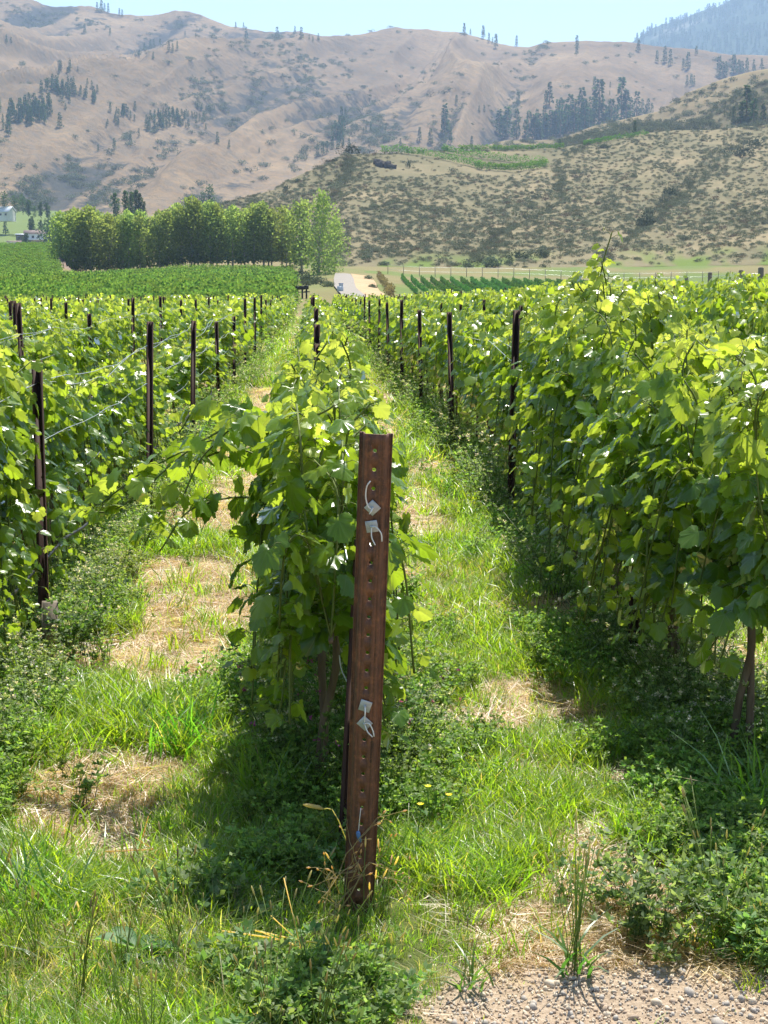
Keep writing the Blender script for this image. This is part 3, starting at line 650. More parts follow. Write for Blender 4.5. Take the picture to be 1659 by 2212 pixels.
for c_, (r_, k, i, x, y) in enumerate(plist[:290]):
    h = tops.get((k, i), 1.36 + .16 * rsp.rand()); me = PM[rsp.randint(4)]
    z = float(ground_z(x, y)); o = obj('trellis_post', me); o.location = (x + rsp.uniform(-.02, .02) + {1: -.12, -1: .05}.get(k, 0 if k < 0 else -.08), y, z); o.scale = (1, 1, h / 1.5)
    o.rotation_euler = (rsp.uniform(-.025, .025), rsp.uniform(-.03, .03), rsp.uniform(-.5, .5))
    POSTS.append((k, i, x, y, z, h))
    if r_ < 20: hk = obj('wire_hook', HOOK, o)
    n = i - fj[k]
    if y < 32 and abs(k) <= 3: lab = 'dark rusty steel post, %s one seen along %s' % (ORD[n], row_words(k)); grp = 'steel trellis posts'
    else: lab = ('distant dark steel post in the far part of %s' % row_words(k)) if abs(k) < 9 else 'distant dark steel post in the outer %s rows' % ('right' if k > 0 else 'left'); grp = 'distant posts %d' % k if abs(k) < 9 else 'distant outer posts %s' % ('right' if k > 0 else 'left')
    tag(o, lab, 'post', grp)

# trellis wires and drip hoses of the rows whose wires show
rsw = RS(3)
def sagging(x, y0, y1, z, sag, span=4.75, wob=.01):
    pts = []; y = y0; L = int((y1 - y0) / .6)
    for i in range(L + 1):
        yy = y0 + (y1 - y0) * i / L; f = ((yy - y0) % span) / span
        pts.append((x + wob * math.sin(yy * 1.7 + x), yy, float(ground_z(x, yy)) + z - sag * 4 * f * (1 - f) * (1 + .5 * math.sin(yy * .7))))
    return pts
for k in (-2, -1, 0, 1, 2):
    x = ROW0 + ROWS * k; y0 = {0: 4.45, 1: 4.9, -1: 3.0 + 4.75}.get(k, 8); y0 = {-1: 7.75 - 4.75 + .2, 1: 7.15 - 4.75 + 2.4}.get(k, y0); y1 = 52
    for dz, dx, sg, nm in ((.70, 0, .01, 'lowest single'), (.98, -.035, .05, 'middle left'), (1.0, .035, .03, 'middle right'), (1.27, -.03, .09, 'top left'), (1.29, .03, .05, 'top right')):
        V, F_ = tube(sagging(x + dx, y0, y1, dz, sg), .0026 if abs(k) < 2 else .003, 4); o = MB().add(V, F_).obj('trellis_wire', M_WIRE)
        tag(o, 'thin pale %s wire strung along %s' % (nm, row_words(k)), 'wire', 'wires of the trellis')
    if k not in (-1, -2): continue
    V, F_ = tube(sagging(x + .03, y0 + .4, y1, .42, .06, wob=.02), .009, 6); o = MB().add(V, F_).obj('drip_hose', M_HOSE)
    tag(o, 'black watering hose hung low along %s' % row_words(k), 'hose', 'watering hoses under the vines')
for k, (x, y, s_) in enumerate([(-1.27, 7.6, .1), (-1.62, 5.9, .12)][:1]):
    V, F_ = box((0, 0, .1), (.07, .05, .32)); o = MB().add(V, F_).obj('wooden_stake', M_WOOD); o.location = (x, y, float(ground_z(x, y))); o.rotation_euler = (.05, .04, .3)
    tag(o, 'short brown stump-like stake at the foot of the nearest left post', 'stake')

# ------------------------------------------------------------------ the holed front post
def front_post():
    top = P(811, 938, 4.06); bot = P(773, 1990, 4.26)
    base = np.array([bot[0], bot[1], 0.0]); base[2] = float(ground_z(base[0], base[1])); ax = top - base; H = np.linalg.norm(ax)
    root = empty('end_post', tuple(base)); 
    zq = Vector(ax / H).to_track_quat('Z', 'Y'); 
    zr = Vector(ax / H); xr = Vector((1, 0, 0)); xr = (xr - zr * xr.dot(zr)).normalized(); yr = zr.cross(xr)
    from mathutils import Matrix
    mt = Matrix((xr, yr, zr)).transposed().to_4x4(); root.rotation_euler = (mt @ Matrix.Rotation(R(-9), 4, 'Z')).to_euler()
    mb = MB(); hw = .0245; pit = .05; T = .0028
    # cross section in front order: left lip, left side, web (holes), right side, right lip ; y<0 faces the camera
    def sec_side(s_):
        return [(s_ * hw, 0), (s_ * (hw + .002), .001), (s_ * (hw + .0075), .017), (s_ * (hw + .0095), .019), (s_ * (hw + .016), .0195), (s_ * (hw + .0175), .0175)]
    zt = H; nh = int((H + .25) / pit); zs = np.array([zt - .018 - c * pit for c in range(nh, -1, -1)] + [zt])
    for s_ in (-1, 1):
        pr = [(s_ * .0125, 0), (s_ * .0165, 0), (s_ * .0185, .0016), (s_ * .0205, 0)] + sec_side(s_); n = len(pr)
        V = np.array([(a, b, z) for z in zs for a, b in pr]); i = np.arange(len(zs))[:-1, None] * n; j = np.arange(n - 1)[None]
        q_ = np.stack([i + j, i + j + 1, i + n + j + 1, i + n + j], -1).reshape(-1, 4); mb.add(V, q_ if s_ > 0 else q_[:, ::-1])
    mb.add([(-.0125, 0, zt - .018), (.0125, 0, zt - .018), (.0125, 0, zt), (-.0125, 0, zt)], np.array([[0, 1, 2, 3]]))
    for c in range(nh):
        z1 = zt - .018 - c * pit; z0 = z1 - pit; zc = (z0 + z1) / 2; th = np.arange(16) * np.pi / 8; rad = .0052
        V = np.vstack([np.column_stack([np.cos(th) * rad, 0 * th, zc + np.sin(th) * rad]), [(.0125, 0, z1), (-.0125, 0, z1), (-.0125, 0, z0), (.0125, 0, z0)]])
        tri = []
        for cc in range(4):
            for e in range(4): tri.append((16 + cc, (4 * cc + e + 1) % 16, 4 * cc + e))
            tri.append((16 + cc, 16 + (cc + 1) % 4, (4 * cc + 4) % 16))
        mb.add(V, np.array(tri))
    body = mb.obj('steel_profile', M_RUST, root); wd = body.modifiers.new('w', 'WELD'); wd.merge_threshold = .0002; sol = body.modifiers.new('s', 'SOLIDIFY'); sol.thickness = T; sol.offset = 0
    def hole_z(i): return zt - .018 - (i + .5) * pit
    # square wire plates with wire tails
    def plate(z, ang, tails):
        mp_ = MB(); s_ = .0155; a = R(ang)
        V = np.array([(u * s_, 0, v * s_) for u, v in ((-1, -1), (1, -1), (1, 1), (-1, 1))]); 
        c_, sn = math.cos(a), math.sin(a); V = np.column_stack([V[:, 0] * c_ - V[:, 2] * sn, V[:, 1], V[:, 0] * sn + V[:, 2] * c_])
        mid = V * .9; V = np.vstack([V + [0, -.004, z], V + [0, -.0065, z], mid * [1, 1, 1] + [0, -.0075, z]])
        k = np.arange(4); k1 = (k + 1) % 4
        F_ = np.vstack([np.stack([k, k1, 4 + k1, 4 + k], -1), np.stack([4 + k, 4 + k1, 8 + k1, 8 + k], -1), [[8, 9, 10, 11]]]); mp_.add(V, F_)
        V, F2 = tube([(0, -.006, z), (0, -.013, z), (0, -.014, z - .001)], [.0045, .0045, .003], 10); mp_.add(V, F2)
        pl = mp_.obj('wire_plate', M_ZINC, root)
        for tl in tails:
            V, F2 = tube(spline([(a_, b_, z + c2) for a_, b_, c2 in tl], 14), .0019, 6); MB().add(V, F2).obj('wire_tail', M_WIRE2, pl, True)
    plate(hole_z(3), 47, [[(.001, -.012, 0), (-.009, -.016, .004), (-.017, -.018, .03), (-.015, -.02, .06), (-.006, -.02, .075)], [(.001, -.012, .002), (-.002, -.02, -.006), (-.006, -.018, -.013)]])
    plate(hole_z(4), 12, [[(.001, -.012, 0), (.012, -.02, .004), (.026, -.02, -.012), (.029, -.018, -.034)], [(0, -.012, 0), (.002, -.018, -.025), (.012, -.02, -.045)]])
    plate(hole_z(14), -15, [[(0, -.012, .003), (.002, -.02, -.012), (.001, -.018, -.03), (0, -.012, -.045)]])
    plate(hole_z(15), 50, [[(.001, -.012, .002), (.014, -.02, .006), (.024, -.02, -.012), (.028, -.018, -.03)], [(.001, -.012, 0), (.01, -.018, -.018), (.024, -.018, -.032)]])
    V, F2 = tube(spline([(-.002, -.003, hole_z(20)), (-.004, -.007, hole_z(20) - .03), (-.006, -.006, hole_z(20) - .072)], 8), .0012, 5); wt = MB().add(V, F2).obj('tag_wire', M_WIRE2, root)
    V, F2 = tube(spline([(-.007, -.007, hole_z(20) - .068), (-.005, -.010, hole_z(20) - .08), (.001, -.009, hole_z(20) - .1)], 8), [.003, .0055, .006, .006, .006, .0055, .004, .002], 8); MB().add(V, F2).obj('blue_clip', M_BLUE, wt, True)
    tag(root, 'rust brown steel end post with punched holes and four square wire plates', 'post')
M_WIRE2 = simple('bright_wire', (.62, .63, .64), (.8, .8, .8), 30, .35, .6, metal=.2)
front_post()
# dark leaning brace behind it
br = obj('brace_post', post_mesh(1.0, .045)); zb = P(742, 1790, 4.75); br.location = (float(zb[0]), float(zb[1]), -.02); br.rotation_euler = (.05, R(2.2), .4); br.scale = (1, 1, 1.02)
tag(br, 'dark rusty brace leaning behind the left edge of the holed front post', 'post')
V, F_ = tube(spline([P(733, 1415, 4.9), P(738, 1448, 4.88), P(758, 1488, 4.8)], 8), .0022, 5); o = MB().add(V, F_).obj('loose_wire', M_WIRE2); tag(o, 'short loose white wire end hanging left of the holed front post', 'wire')

# ------------------------------------------------------------------ meadow plants (small meshes, colour is the plant's own)
def blades(mb, n, h0, h1, w0, spread, lean, c0, c1, rs, seg=3, flat=0):
    for _ in range(n):
        a = rs.uniform(0, 6.283); d = np.array([math.cos(a), math.sin(a)]); b0 = rs.normal(0, spread, 2); h = rs.uniform(h0, h1); L_ = rs.uniform(*lean) * h
        pts = []
        for k in range(seg + 1):
            f = k / seg; z = h * (f - .35 * f * f * (L_ / h)) * (1 - flat * .9)
            pts.append([b0[0] + d[0] * L_ * f ** 1.8, b0[1] + d[1] * L_ * f ** 1.8, max(z, .004 + .01 * rs.rand())])
        pts = np.array(pts); sd_ = np.array([-d[1], d[0], 0.]); sd_ = nrm(sd_ + rs.normal(0, .5, 3) * [1, 1, .2]); wd = w0 * rs.uniform(.7, 1.3) * np.array([1, .95, .7, .08])[:seg + 1] if seg == 3 else w0 * np.linspace(1, .1, seg + 1)
        V = np.concatenate([pts - sd_ * wd[:, None] / 2, pts + sd_ * wd[:, None] / 2]); m_ = seg + 1; k = np.arange(seg)
        c = np.array(c0) + (np.array(c1) - np.array(c0)) * rs.rand()
        mb.add(V, np.stack([k, m_ + k, m_ + k + 1, k + 1], -1), c)
def leaflet(mb, p, d, n, s, wd, c):
    d = nrm(np.asarray(d, float)); b = nrm(np.cross(d, n)); V = np.array([p, p + d * s * .5 + b * wd * s * .5, p + d * s, p + d * s * .5 - b * wd * s * .5]); mb.add(V, np.array([[0, 1, 2, 3]]), c)
G1, G2 = (.085, .16, .015), (.21, .29, .035); D1, D2 = (.26, .19, .10), (.48, .37, .21)
def grass_mesh(seed, n=26, h=(.05, .15), c0=G1, c1=G2, w=.0045, lean=(.2, .9), spread=.035, dry=.12):
    rs = RS(seed); mb = MB(); blades(mb, int(n * (1 - dry)), h[0], h[1], w, spread, lean, c0, c1, rs)
    if dry > 0: blades(mb, max(1, int(n * dry)), h[0], h[1] * .9, w * .8, spread, (.5, 1.2), D1, D2, rs)
    return mb.mesh('grass_tuft', M_PLANT)
def straw_mesh(seed, n=26):
    rs = RS(seed); mb = MB(); blades(mb, n, .07, .17, .0035, .06, (.8, 1.3), D1, D2, rs, 3, .92); blades(mb, 3, .03, .07, .003, .04, (.3, .8), G1, G2, rs); return mb.mesh('straw', M_PLANT)
def weed_mesh(seed, h=.15, nst=9, leaf=.016, c0=(.08, .15, .03), c1=(.2, .28, .075), flower=None, nfl=0, spread=.06, per=11, up=.4):
    """bushy legume-like weed: thin stems with many small leaflets"""
    rs = RS(seed); mb = MB()
    for i in range(nst):
        a = rs.uniform(0, 6.283); b0 = np.array([*rs.normal(0, spread * .4, 2), 0]); H = h * rs.uniform(.6, 1.15); o_ = spread * rs.uniform(.4, 1.8) + H * .3 * rs.rand()
        tip = b0 + [math.cos(a) * o_, math.sin(a) * o_, H]; mid = b0 * .4 + tip * .6 - [math.cos(a) * o_ * .3, math.sin(a) * o_ * .3, 0]
        st = spline([b0, mid, tip], 6); V, F_ = tube(st[::2] if len(st) > 4 else st, .0013, 3); mb.add(V, F_, (.07, .11, .03))
        for k in range(per):
            p = st[min(5, 1 + int(rs.rand() * 5))] + rs.normal(0, .004, 3)
            for _ in range(3):
                d = rs.normal(0, 1, 3); d[2] = abs(d[2]) * .4 + up * .3; leaflet(mb, p, d, np.array([0, 0, 1.]) + rs.normal(0, .5, 3), leaf * rs.uniform(.7, 1.4), .55, np.array(c0) + (np.array(c1) - c0) * rs.rand())
        if flower is not None and i < nfl:
            for _ in range(9):
                d = rs.normal(0, 1, 3); d[2] = abs(d[2]); leaflet(mb, tip + rs.normal(0, .004, 3), d, rs.normal(0, 1, 3), .010, .7, np.array(flower) * rs.uniform(.7, 1.2))
    return mb.mesh('weed', M_PLANT)
def seedy_mesh(seed, h=.3, n=8, c=(.27, .24, .16), leaf=True):
    """plantain: strap leaves at the base, bare stalks with small brown heads"""
    rs = RS(seed); mb = MB()
    if leaf: blades(mb, 16, .07, .15, .009, .03, (.6, 1.3), (.04, .09, .02), (.09, .15, .04), rs)
    for i in range(n):
        a = rs.uniform(0, 6.283); H = h * rs.uniform(.6, 1.1); o_ = H * rs.uniform(.05, .45); tip = np.array([math.cos(a) * o_, math.sin(a) * o_, H])
        st = spline([rs.normal(0, .012, 3) * [1, 1, 0], tip * [.4, .4, .55], tip], 4); V, F_ = tube(st, .0012, 3); mb.add(V, F_, (.13, .17, .05))
        d = nrm(st[-1] - st[-2]); V, F_ = tube([tip, tip + d * .008, tip + d * .02, tip + d * .028], [.001, .0026, .0024, .0008], 5); mb.add(V, F_, np.array(c) * rs.uniform(.7, 1.3))
    return mb.mesh('plantain', M_PLANT)
def broad_mesh(seed, n=14, L=.11, c0=(.05, .12, .03), c1=(.10, .19, .06), h=.12):
    rs = RS(seed); mb = MB()
    for i in range(n):
        a = rs.uniform(0, 6.283); el = rs.uniform(.1, 1.1); d = np.array([math.cos(a) * math.cos(el), math.sin(a) * math.cos(el), math.sin(el)]); s_ = L * rs.uniform(.6, 1.2)
        p0 = d * .02 + [0, 0, h * rs.rand() * .5]; side = nrm(np.cross(d, [0, 0, 1.])); up = np.cross(side, d); V = []; prof = [(.0, .05), (.25, .2), (.5, .27), (.75, .2), (1., .02)]
        for f, ww in prof:
            c_ = p0 + d * s_ * f + [0, 0, -s_ * .35 * f * f]
            V += [c_ - side * ww * s_ + up * .012, c_, c_ + side * ww * s_ + up * .012]
        F_ = [(3 * k + j, 3 * k + j + 1, 3 * k + 4 + j, 3 * k + 3 + j) for k in range(4) for j in range(2)]; mb.add(V, np.array(F_), np.array(c0) + (np.array(c1) - c0) * rs.rand())
    return mb.mesh('broad_leaves', M_PLANT, True)
KINDS = [grass_mesh(s) for s in range(4)] + [grass_mesh(10 + s, 30, (.06, .15), (.10, .19, .015), (.25, .33, .03), .005, (.3, 1.0), .04, .06) for s in range(3)] \
    + [straw_mesh(20 + s) for s in range(4)] + [weed_mesh(30 + s) for s in range(4)] \
    + [weed_mesh(40 + s, .26, 9, .014, (.1, .14, .065), (.22, .27, .14), (.45, .4, .48), 5, .08, 12) for s in range(3)] + [seedy_mesh(50 + s) for s in range(3)] \
    + [weed_mesh(60, .12, 10, .024, (.08, .15, .05), (.2, .27, .13), None, 0, .08, 10, .9)] + [grass_mesh(61, 22, (.06, .2), (.22, .24, .08), (.42, .38, .16), .003, (.1, .7), .04, .3)]
# index ranges: 0-3 short grass, 4-6 lush grass, 7-10 straw, 11-14 leafy weed, 15-17 tall grey flowering weed, 18-20 plantain, 21 pale-leaved clover, 22 dry grass
rg = RS(77)
def field(n, r0, r1):
    r = np.exp(rg.uniform(math.log(r0), math.log(r1), n * 3)); a = rg.uniform(R(-14.5), R(18.5), n * 3); X, Y = np.sin(a) * r, np.cos(a) * r
    return X[:n], Y[:n]
PB = P(773, 1990, 4.26)
def plant_points(n, r0, r1, scale):
    X, Y = field(n, r0, r1); st = straw_mask(X, Y); gv = gravel_mask(X, Y); la = lane(X); r = np.hypot(X, Y)
    kn = fbm(X * 1.3 + 90, Y * 1.3, 3); kn2 = fbm(X * 2.2, Y * 2.2 + 60, 3); u = rg.rand(n); front = sstep(4.9, 4.2, Y)
    idx = rg.randint(0, 4, n)
    idx = np.where((kn > .5) & (u < .6), rg.randint(4, 7, n), idx)
    idx = np.where((kn2 > .56) & (u < .35) & (la < .8), rg.randint(11, 15, n), idx)
    idx = np.where((la < .45) & (u < .3) & (Y > 4.9), rg.randint(11, 15, n), idx)
    idx = np.where((la < .38) & (u > .82) & (Y > 5.5), rg.randint(15, 18, n), idx)
    idx = np.where((front > .5) & (u > .985), rg.randint(18, 21, n), idx)
    idx = np.where((front > .3) & (kn2 > .55) & (u < .12), 21, idx); idx = np.where((la < .3) & (idx > 14) & (idx < 18) & (rg.rand(n) < .3), 12, idx)
    idx = np.where((front > .3) & (kn < .52) & (u > .5) & (u < .6), 22, idx)
    idx = np.where(rg.rand(n) < st * .93, rg.randint(7, 11, n), idx)
    dp = np.hypot(X - PB[0], (Y - PB[1] + .1) / 1.2); idx = np.where((dp < .3) & (idx > 6) & (idx != 22) , 1, idx)
    idx = np.where((rg.rand(n) < .18) & (dp > .3), rg.randint(7, 11, n), idx)
    keep = (rg.rand(n) > gv * .985) & ((dp > .28) | (rg.rand(n) < .25)) & ~((st > .5) & (rg.rand(n) < .35))
    s_ = scale * rg.uniform(.7, 1.3, n) * np.interp(r, [4, 12, 30], [1, 1.15, 1.5]); s_ = np.where(gv > .5, s_ * .6, s_)
    s_ = np.where(dp < .35, s_ * .55, s_); s_ = np.where((idx < 7), s_ * (.55 + .9 * np.clip(kn * 1.6 - .3, 0, 1)), s_)
    Z = ground_z(X, Y); Pn = np.column_stack([X, Y, Z])[keep]; k = keep.sum()
    return Pn, np.column_stack([rg.normal(0, .12, k), rg.normal(0, .12, k), rg.uniform(0, 6.283, k)]), s_[keep], idx[keep]
def put(name, parts):
    scatter(name, *[np.concatenate([p[i] for p in parts]) for i in range(4)], KINDS)
put('grass', [plant_points(26000, 3.2, 13, .85), plant_points(15000, 12, 40, 1.2), plant_points(5000, 38, 112, 2.2)])
# pebbles
def pebble(seed):
    rs = RS(seed); v = nrm(np.array([(a, b, c) for a in (-1, 0, 1) for b in (-1, 0, 1) for c in (-1, 0, 1) if (a, b, c) != (0, 0, 0)], float)); import bmesh
    bm = bmesh.new(); bmesh.ops.create_icosphere(bm, subdivisions=1, radius=1)
    sc = rs.uniform(.6, 1.2, 3)
    for q_ in bm.verts: q_.co = Vector([q_.co[i] * sc[i] * rs.uniform(.85, 1.15) for i in range(3)]); q_.co.z *= .65
    V = [tuple(q_.co) for q_ in bm.verts]; F_ = np.array([[q2.index for q2 in f.verts] for f in bm.faces]); bm.free()
    return np_mesh('pebble', V, F_, M_PEB[seed % 3], None, seed % 2 == 0)
M_PEB = [simple('pebble_pale', (.5, .40, .28), (.66, .56, .43), 1.5), simple('pebble_grey', (.3, .26, .22), (.44, .4, .34), 1.5), simple('pebble_tan', (.32, .23, .16), (.48, .38, .28), 1.5)]
n = 26000; a = rg.uniform(R(-14), R(18), n); r = rg.uniform(3.2, 4.9, n); X, Y = np.sin(a) * r, np.cos(a) * r; k = rg.rand(n) < gravel_mask(X, Y) + .02; X, Y = X[k], Y[k]; n = len(X)
scatter('gravel', np.column_stack([X, Y, ground_z(X, Y) + .002]), rg.uniform(0, 6, (n, 3)), rg.lognormal(math.log(.0036), .55, n), rg.randint(0, 6, n), [pebble(i) for i in range(6)])

def place(me, name, x, y, label, cat, s=1.0, group=None, rz=None, parent=None):
    """stand a plant where the ray through a pixel meets the near ground"""
    a, t = ray(x, y); r = CAMZ / -t; X, Y = math.sin(a) * r, math.cos(a) * r
    o = obj(name, me); o.location = (X, Y, float(ground_z(X, Y))); o.scale = (s, s, s); o.rotation_euler[2] = rg.uniform(0, 6) if rz is None else rz
    return tag(o, label, cat, group)
place(seedy_mesh(201, .34, 16), 'plantain', 1240, 2105, 'grassy plantain clump with many stalks at the gravel edge, bottom centre-right', 'plant', 1.1)
place(seedy_mesh(202, .34, 12), 'plantain', 1560, 2040, 'plantain clump with long thin stalks on the gravel by the right edge', 'plant', 1.0)
place(seedy_mesh(203, .2, 5), 'plantain', 1010, 2130, 'small sprawling plantain in the sandy patch right of the post base', 'plant', .9)
place(broad_mesh(204, 22, .10), 'broadleaf_weed', 790, 2170, 'dark broad-leaved weed clump in front of the post base', 'plant', .9)
place(broad_mesh(205, 10, .10, (.05, .12, .05), (.12, .2, .09)), 'broadleaf_weed', 300, 2110, 'pale broad-leaved weed low in the grass at lower left', 'plant', 1)
place(weed_mesh(206, .26, 26, .026, (.08, .15, .06), (.22, .29, .16), None, 0, .13, 14, .8), 'clover', 1400, 2040, 'wide mound of pale-topped clover beside the gravel', 'plant', .85)
place(weed_mesh(207, .24, 20, .024, (.08, .15, .06), (.2, .27, .13), None, 0, .12, 12, .8), 'clover', 1330, 1975, 'smaller clover mound behind the wide clover mound', 'plant', .75)
place(weed_mesh(208, .28, 18, .018, (.03, .08, .02), (.07, .14, .03), None, 0, .1, 14), 'clover', 160, 1450, 'dark bushy weed in the left lane beside the nearest left post', 'plant', 1.3)
place(grass_mesh(209, 60, (.2, .4), (.06, .15, .015), (.16, .26, .03), .008, (.2, .8), .05, .05), 'grass_clump', 1620, 1800, 'tall bright grass clump at the right edge under the bare vine stems', 'grass clump', 1.1)
place(grass_mesh(210, 70, (.15, .34), (.06, .16, .015), (.14, .25, .03), .007, (.3, .9), .06, .05), 'grass_clump', 580, 1760, 'tall lush grass clump left of the holed post', 'grass clump', 1.1)
place(grass_mesh(211, 60, (.12, .3), (.05, .14, .015), (.13, .24, .03), .006, (.3, .9), .06, .05), 'grass_clump', 400, 1640, 'lush grass clump in the shade of the left lane', 'grass clump', 1.1)
place(grass_mesh(212, 60, (.14, .3), (.05, .13, .02), (.1, .2, .05), .007, (.4, 1.), .06, .05), 'grass_clump', 60, 2000, 'arching grass clump at the lower left edge', 'grass clump', 1.1)
for i, (x, y, s_, d_) in enumerate([(700, 1780, 1.1, 'behind the left side of the holed post base'), (660, 1700, 1.3, 'under the first vine, left of the holed post'), (860, 1760, 1.1, 'close to the right side of the holed post'), (900, 1640, 1.0, 'farther right of the holed post below the vine'), (740, 1640, 1.3, 'in the shade right behind the holed post')]):
    place(weed_mesh(220 + i, .36, 18, .016, (.05, .11, .03), (.13, .2, .06), (.25, .06, .25), 7, .1, 14), 'purple_flowered_weed', x, y, 'bushy weed with tiny dark purple flowers ' + d_, 'plant', s_, 'weeds with purple flowers')
for i, (x, y, s_, d_) in enumerate([(1190, 1320, 1.3, 'below the second right vine'), (1440, 1560, 1.2, 'left of the two bare vine stems'), (1330, 1470, 1.2, 'under the nearest right vines'), (1060, 1120, 1.5, 'in the middle of the right lane edge'), (980, 990, 1.7, 'farthest up the right lane edge')]):
    place(weed_mesh(240 + i, .42, 22, .014, (.09, .14, .06), (.2, .26, .13), (.45, .38, .48), 12, .12, 14), 'grey_flowered_weed', x, y, 'tall weed with pale mauve flower heads ' + d_, 'plant', s_, 'tall weeds along the right row')
def yellow_flower(seed):
    rs = RS(seed); mb = MB(); V, F_ = tube(spline([(0, 0, 0), (.01, 0, .1), (.0, .01, .2)], 5), .0015, 4); mb.add(V, F_, (.07, .14, .03))
    for i in range(8):
        a = rs.uniform(0, 6.28); leaflet(mb, np.array([0, 0, .03 + .1 * rs.rand()]), [math.cos(a), math.sin(a), .6], np.array([0, 0, 1.]), .035, .35, (.06, .14, .03))
    for j in range(1):
        c_ = np.array([rs.normal(0, .012), rs.normal(0, .012), .2 + .01 * j])
        for i in range(8): a = i * .785; leaflet(mb, c_, [math.cos(a), math.sin(a), .35], np.array([0, 0, 1.]), .013, .7, (.85, .7, .02))
    return mb.mesh('yellow_flower', M_PLANT)
for i, (x, y, d_) in enumerate([(922, 1838, 'upper left of three'), (957, 1860, 'rightmost of three'), (903, 1880, 'lowest of three')]):
    place(yellow_flower(260 + i), 'yellow_wildflower', x, y, 'small yellow wildflower right of the holed post, ' + d_, 'flower', 1.0, 'yellow wildflowers')
def dry_stalk(seed, h=.4, n=3):
    rs = RS(seed); mb = MB()
    def br(p, d, L, rad, dep):
        pts = [p]; 
        for k in range(5): d = nrm(d + rs.normal(0, .22, 3)); pts.append(pts[-1] + d * L / 5)
        V, F_ = tube(pts, np.linspace(rad, rad * .6, 6), 4); mb.add(V, F_, (.36, .32, .2))
        if dep > 0:
            for k in (2, 3, 4, 5): br(pts[k], nrm(d + rs.normal(0, .8, 3)), L * .55, rad * .6, dep - 1)
        else: V, F_ = tube([pts[-1], pts[-1] + d * .006, pts[-1] + d * .014], [.001, .003, .0006], 4); mb.add(V, F_, (.5, .38, .24))
    for i in range(n): br(np.zeros(3), nrm(np.array([rs.normal(0, .5), rs.normal(0, .3), 1.])), h, .0024, 2)
    return mb.mesh('dry_stalk', M_PLANT)
place(dry_stalk(270, .24), 'dry_branching_stalk', 700, 2010, 'dry tan branching weed stalk left of the post base', 'plant', 1.0)
def cane_(seed, pts, rad=.0022):
    mb = MB(); V, F_ = tube(spline(pts, 14), rad, 5); mb.add(V, F_, (.5, .4, .24))
    rs = RS(seed)
    for k in range(3): q_ = np.array(pts[1 + k % 2]); V, F_ = tube([q_, q_ + rs.normal(0, .06, 3) + [0, 0, .05]], .0012, 4); mb.add(V, F_, (.5, .38, .22))
    return mb
for i, (p0, p1, p2, d_) in enumerate([((550, 1935), (640, 1975), (760, 2035), 'crossing the grass in front of the post'), ((480, 2010), (600, 2050), (650, 2090), 'lowest one left of the post'), ((225, 1812), (300, 1812), (330, 1820), 'lying in the left grass')]):
    q_ = [P(*p0, 3.9 if i < 2 else 4.6), P(*p1, 3.85 if i < 2 else 4.6), P(*p2, 3.8 if i < 2 else 4.6)]; q_ = [np.array([a_[0], a_[1], float(ground_z(a_[0], a_[1])) + .12 - .03 * (i == 2)]) for a_ in q_]
    o = cane_(280 + i, q_).obj('fallen_straw', M_PLANT); tag(o, 'long thin dry stem ' + d_, 'dry stem', 'dry fallen stems')
def grasshead(seed, h):
    mb = MB(); V, F_ = tube(spline([(0, 0, 0), (.02, 0, h * .6), (-.02, 0, h), (-.05, 0, h + .01)], 8), .0013, 4); mb.add(V, F_, (.4, .36, .18)); V, F_ = tube([(-.05, 0, h + .01), (-.06, 0, h + .015), (-.09, 0, h + .022), (-.105, 0, h + .025)], [.002, .006, .006, .002], 6); mb.add(V, F_, (.36, .3, .17)); return mb.mesh('grass_head', M_PLANT)
place(grasshead(1, .3), 'dry_grass_head', 738, 1990, 'thick tan seed head on a bent stem left of the blue clip', 'grass head', 1, rz=.1)
for i, (x, y) in enumerate([(783, 2010), (800, 2012), (822, 2000)]):
    place(seedy_mesh(290 + i, .22, 3, (.5, .38, .25), False), 'dry_seed_stalk', x, y + 25, 'dry brown seed stalks %s the post base' % ['touching the left of', 'in front of the middle of', 'touching the right of'][i], 'plant', 1.0)

# ------------------------------------------------------------------ hillside shrubs
def bush_mesh(seed, n=150, c0=(.08, .095, .06), c1=(.22, .235, .165), flat=.62, leaf=.16, name='sagebrush'):
    rs = RS(seed); mb = MB(); lob = [(rs.normal(0, .35, 2), rs.uniform(.35, .6)) for _ in range(5)]; P_ = []
    for i in range(n):
        c_, s_ = lob[rs.randint(5)]; d = nrm(rs.normal(0, 1, 3)); d[2] = abs(d[2]); rad = s_ * rs.uniform(.55, 1.08); p = np.array([c_[0], c_[1], .12]) + d * rad * [1, 1, flat * 1.5]
        dd = nrm(d + rs.normal(0, .6, 3)); nn = nrm(rs.normal(0, 1, 3)); leaflet(mb, p, dd, nn, leaf * rs.uniform(.6, 1.4), .8, np.array(c0) + (np.array(c1) - c0) * rs.rand())
    for i in range(5): V, F_ = tube([(0, 0, -.1), (rs.normal(0, .2), rs.normal(0, .2), .35)], .02, 3); mb.add(V, F_, (.1, .08, .06))
    return mb.mesh(name, M_SAGE)
SAGE = [bush_mesh(300 + s) for s in range(4)] + [bush_mesh(310 + s, 150, (.08, .09, .055), (.17, .18, .11), .7) for s in range(3)] + [bush_mesh(320, 120, (.12, .09, .06), (.2, .16, .11), .8)]
rb = RS(12)
m_ = len(S_SAGE.x); nvv = S_SAGE.X.shape[0]
cand = []
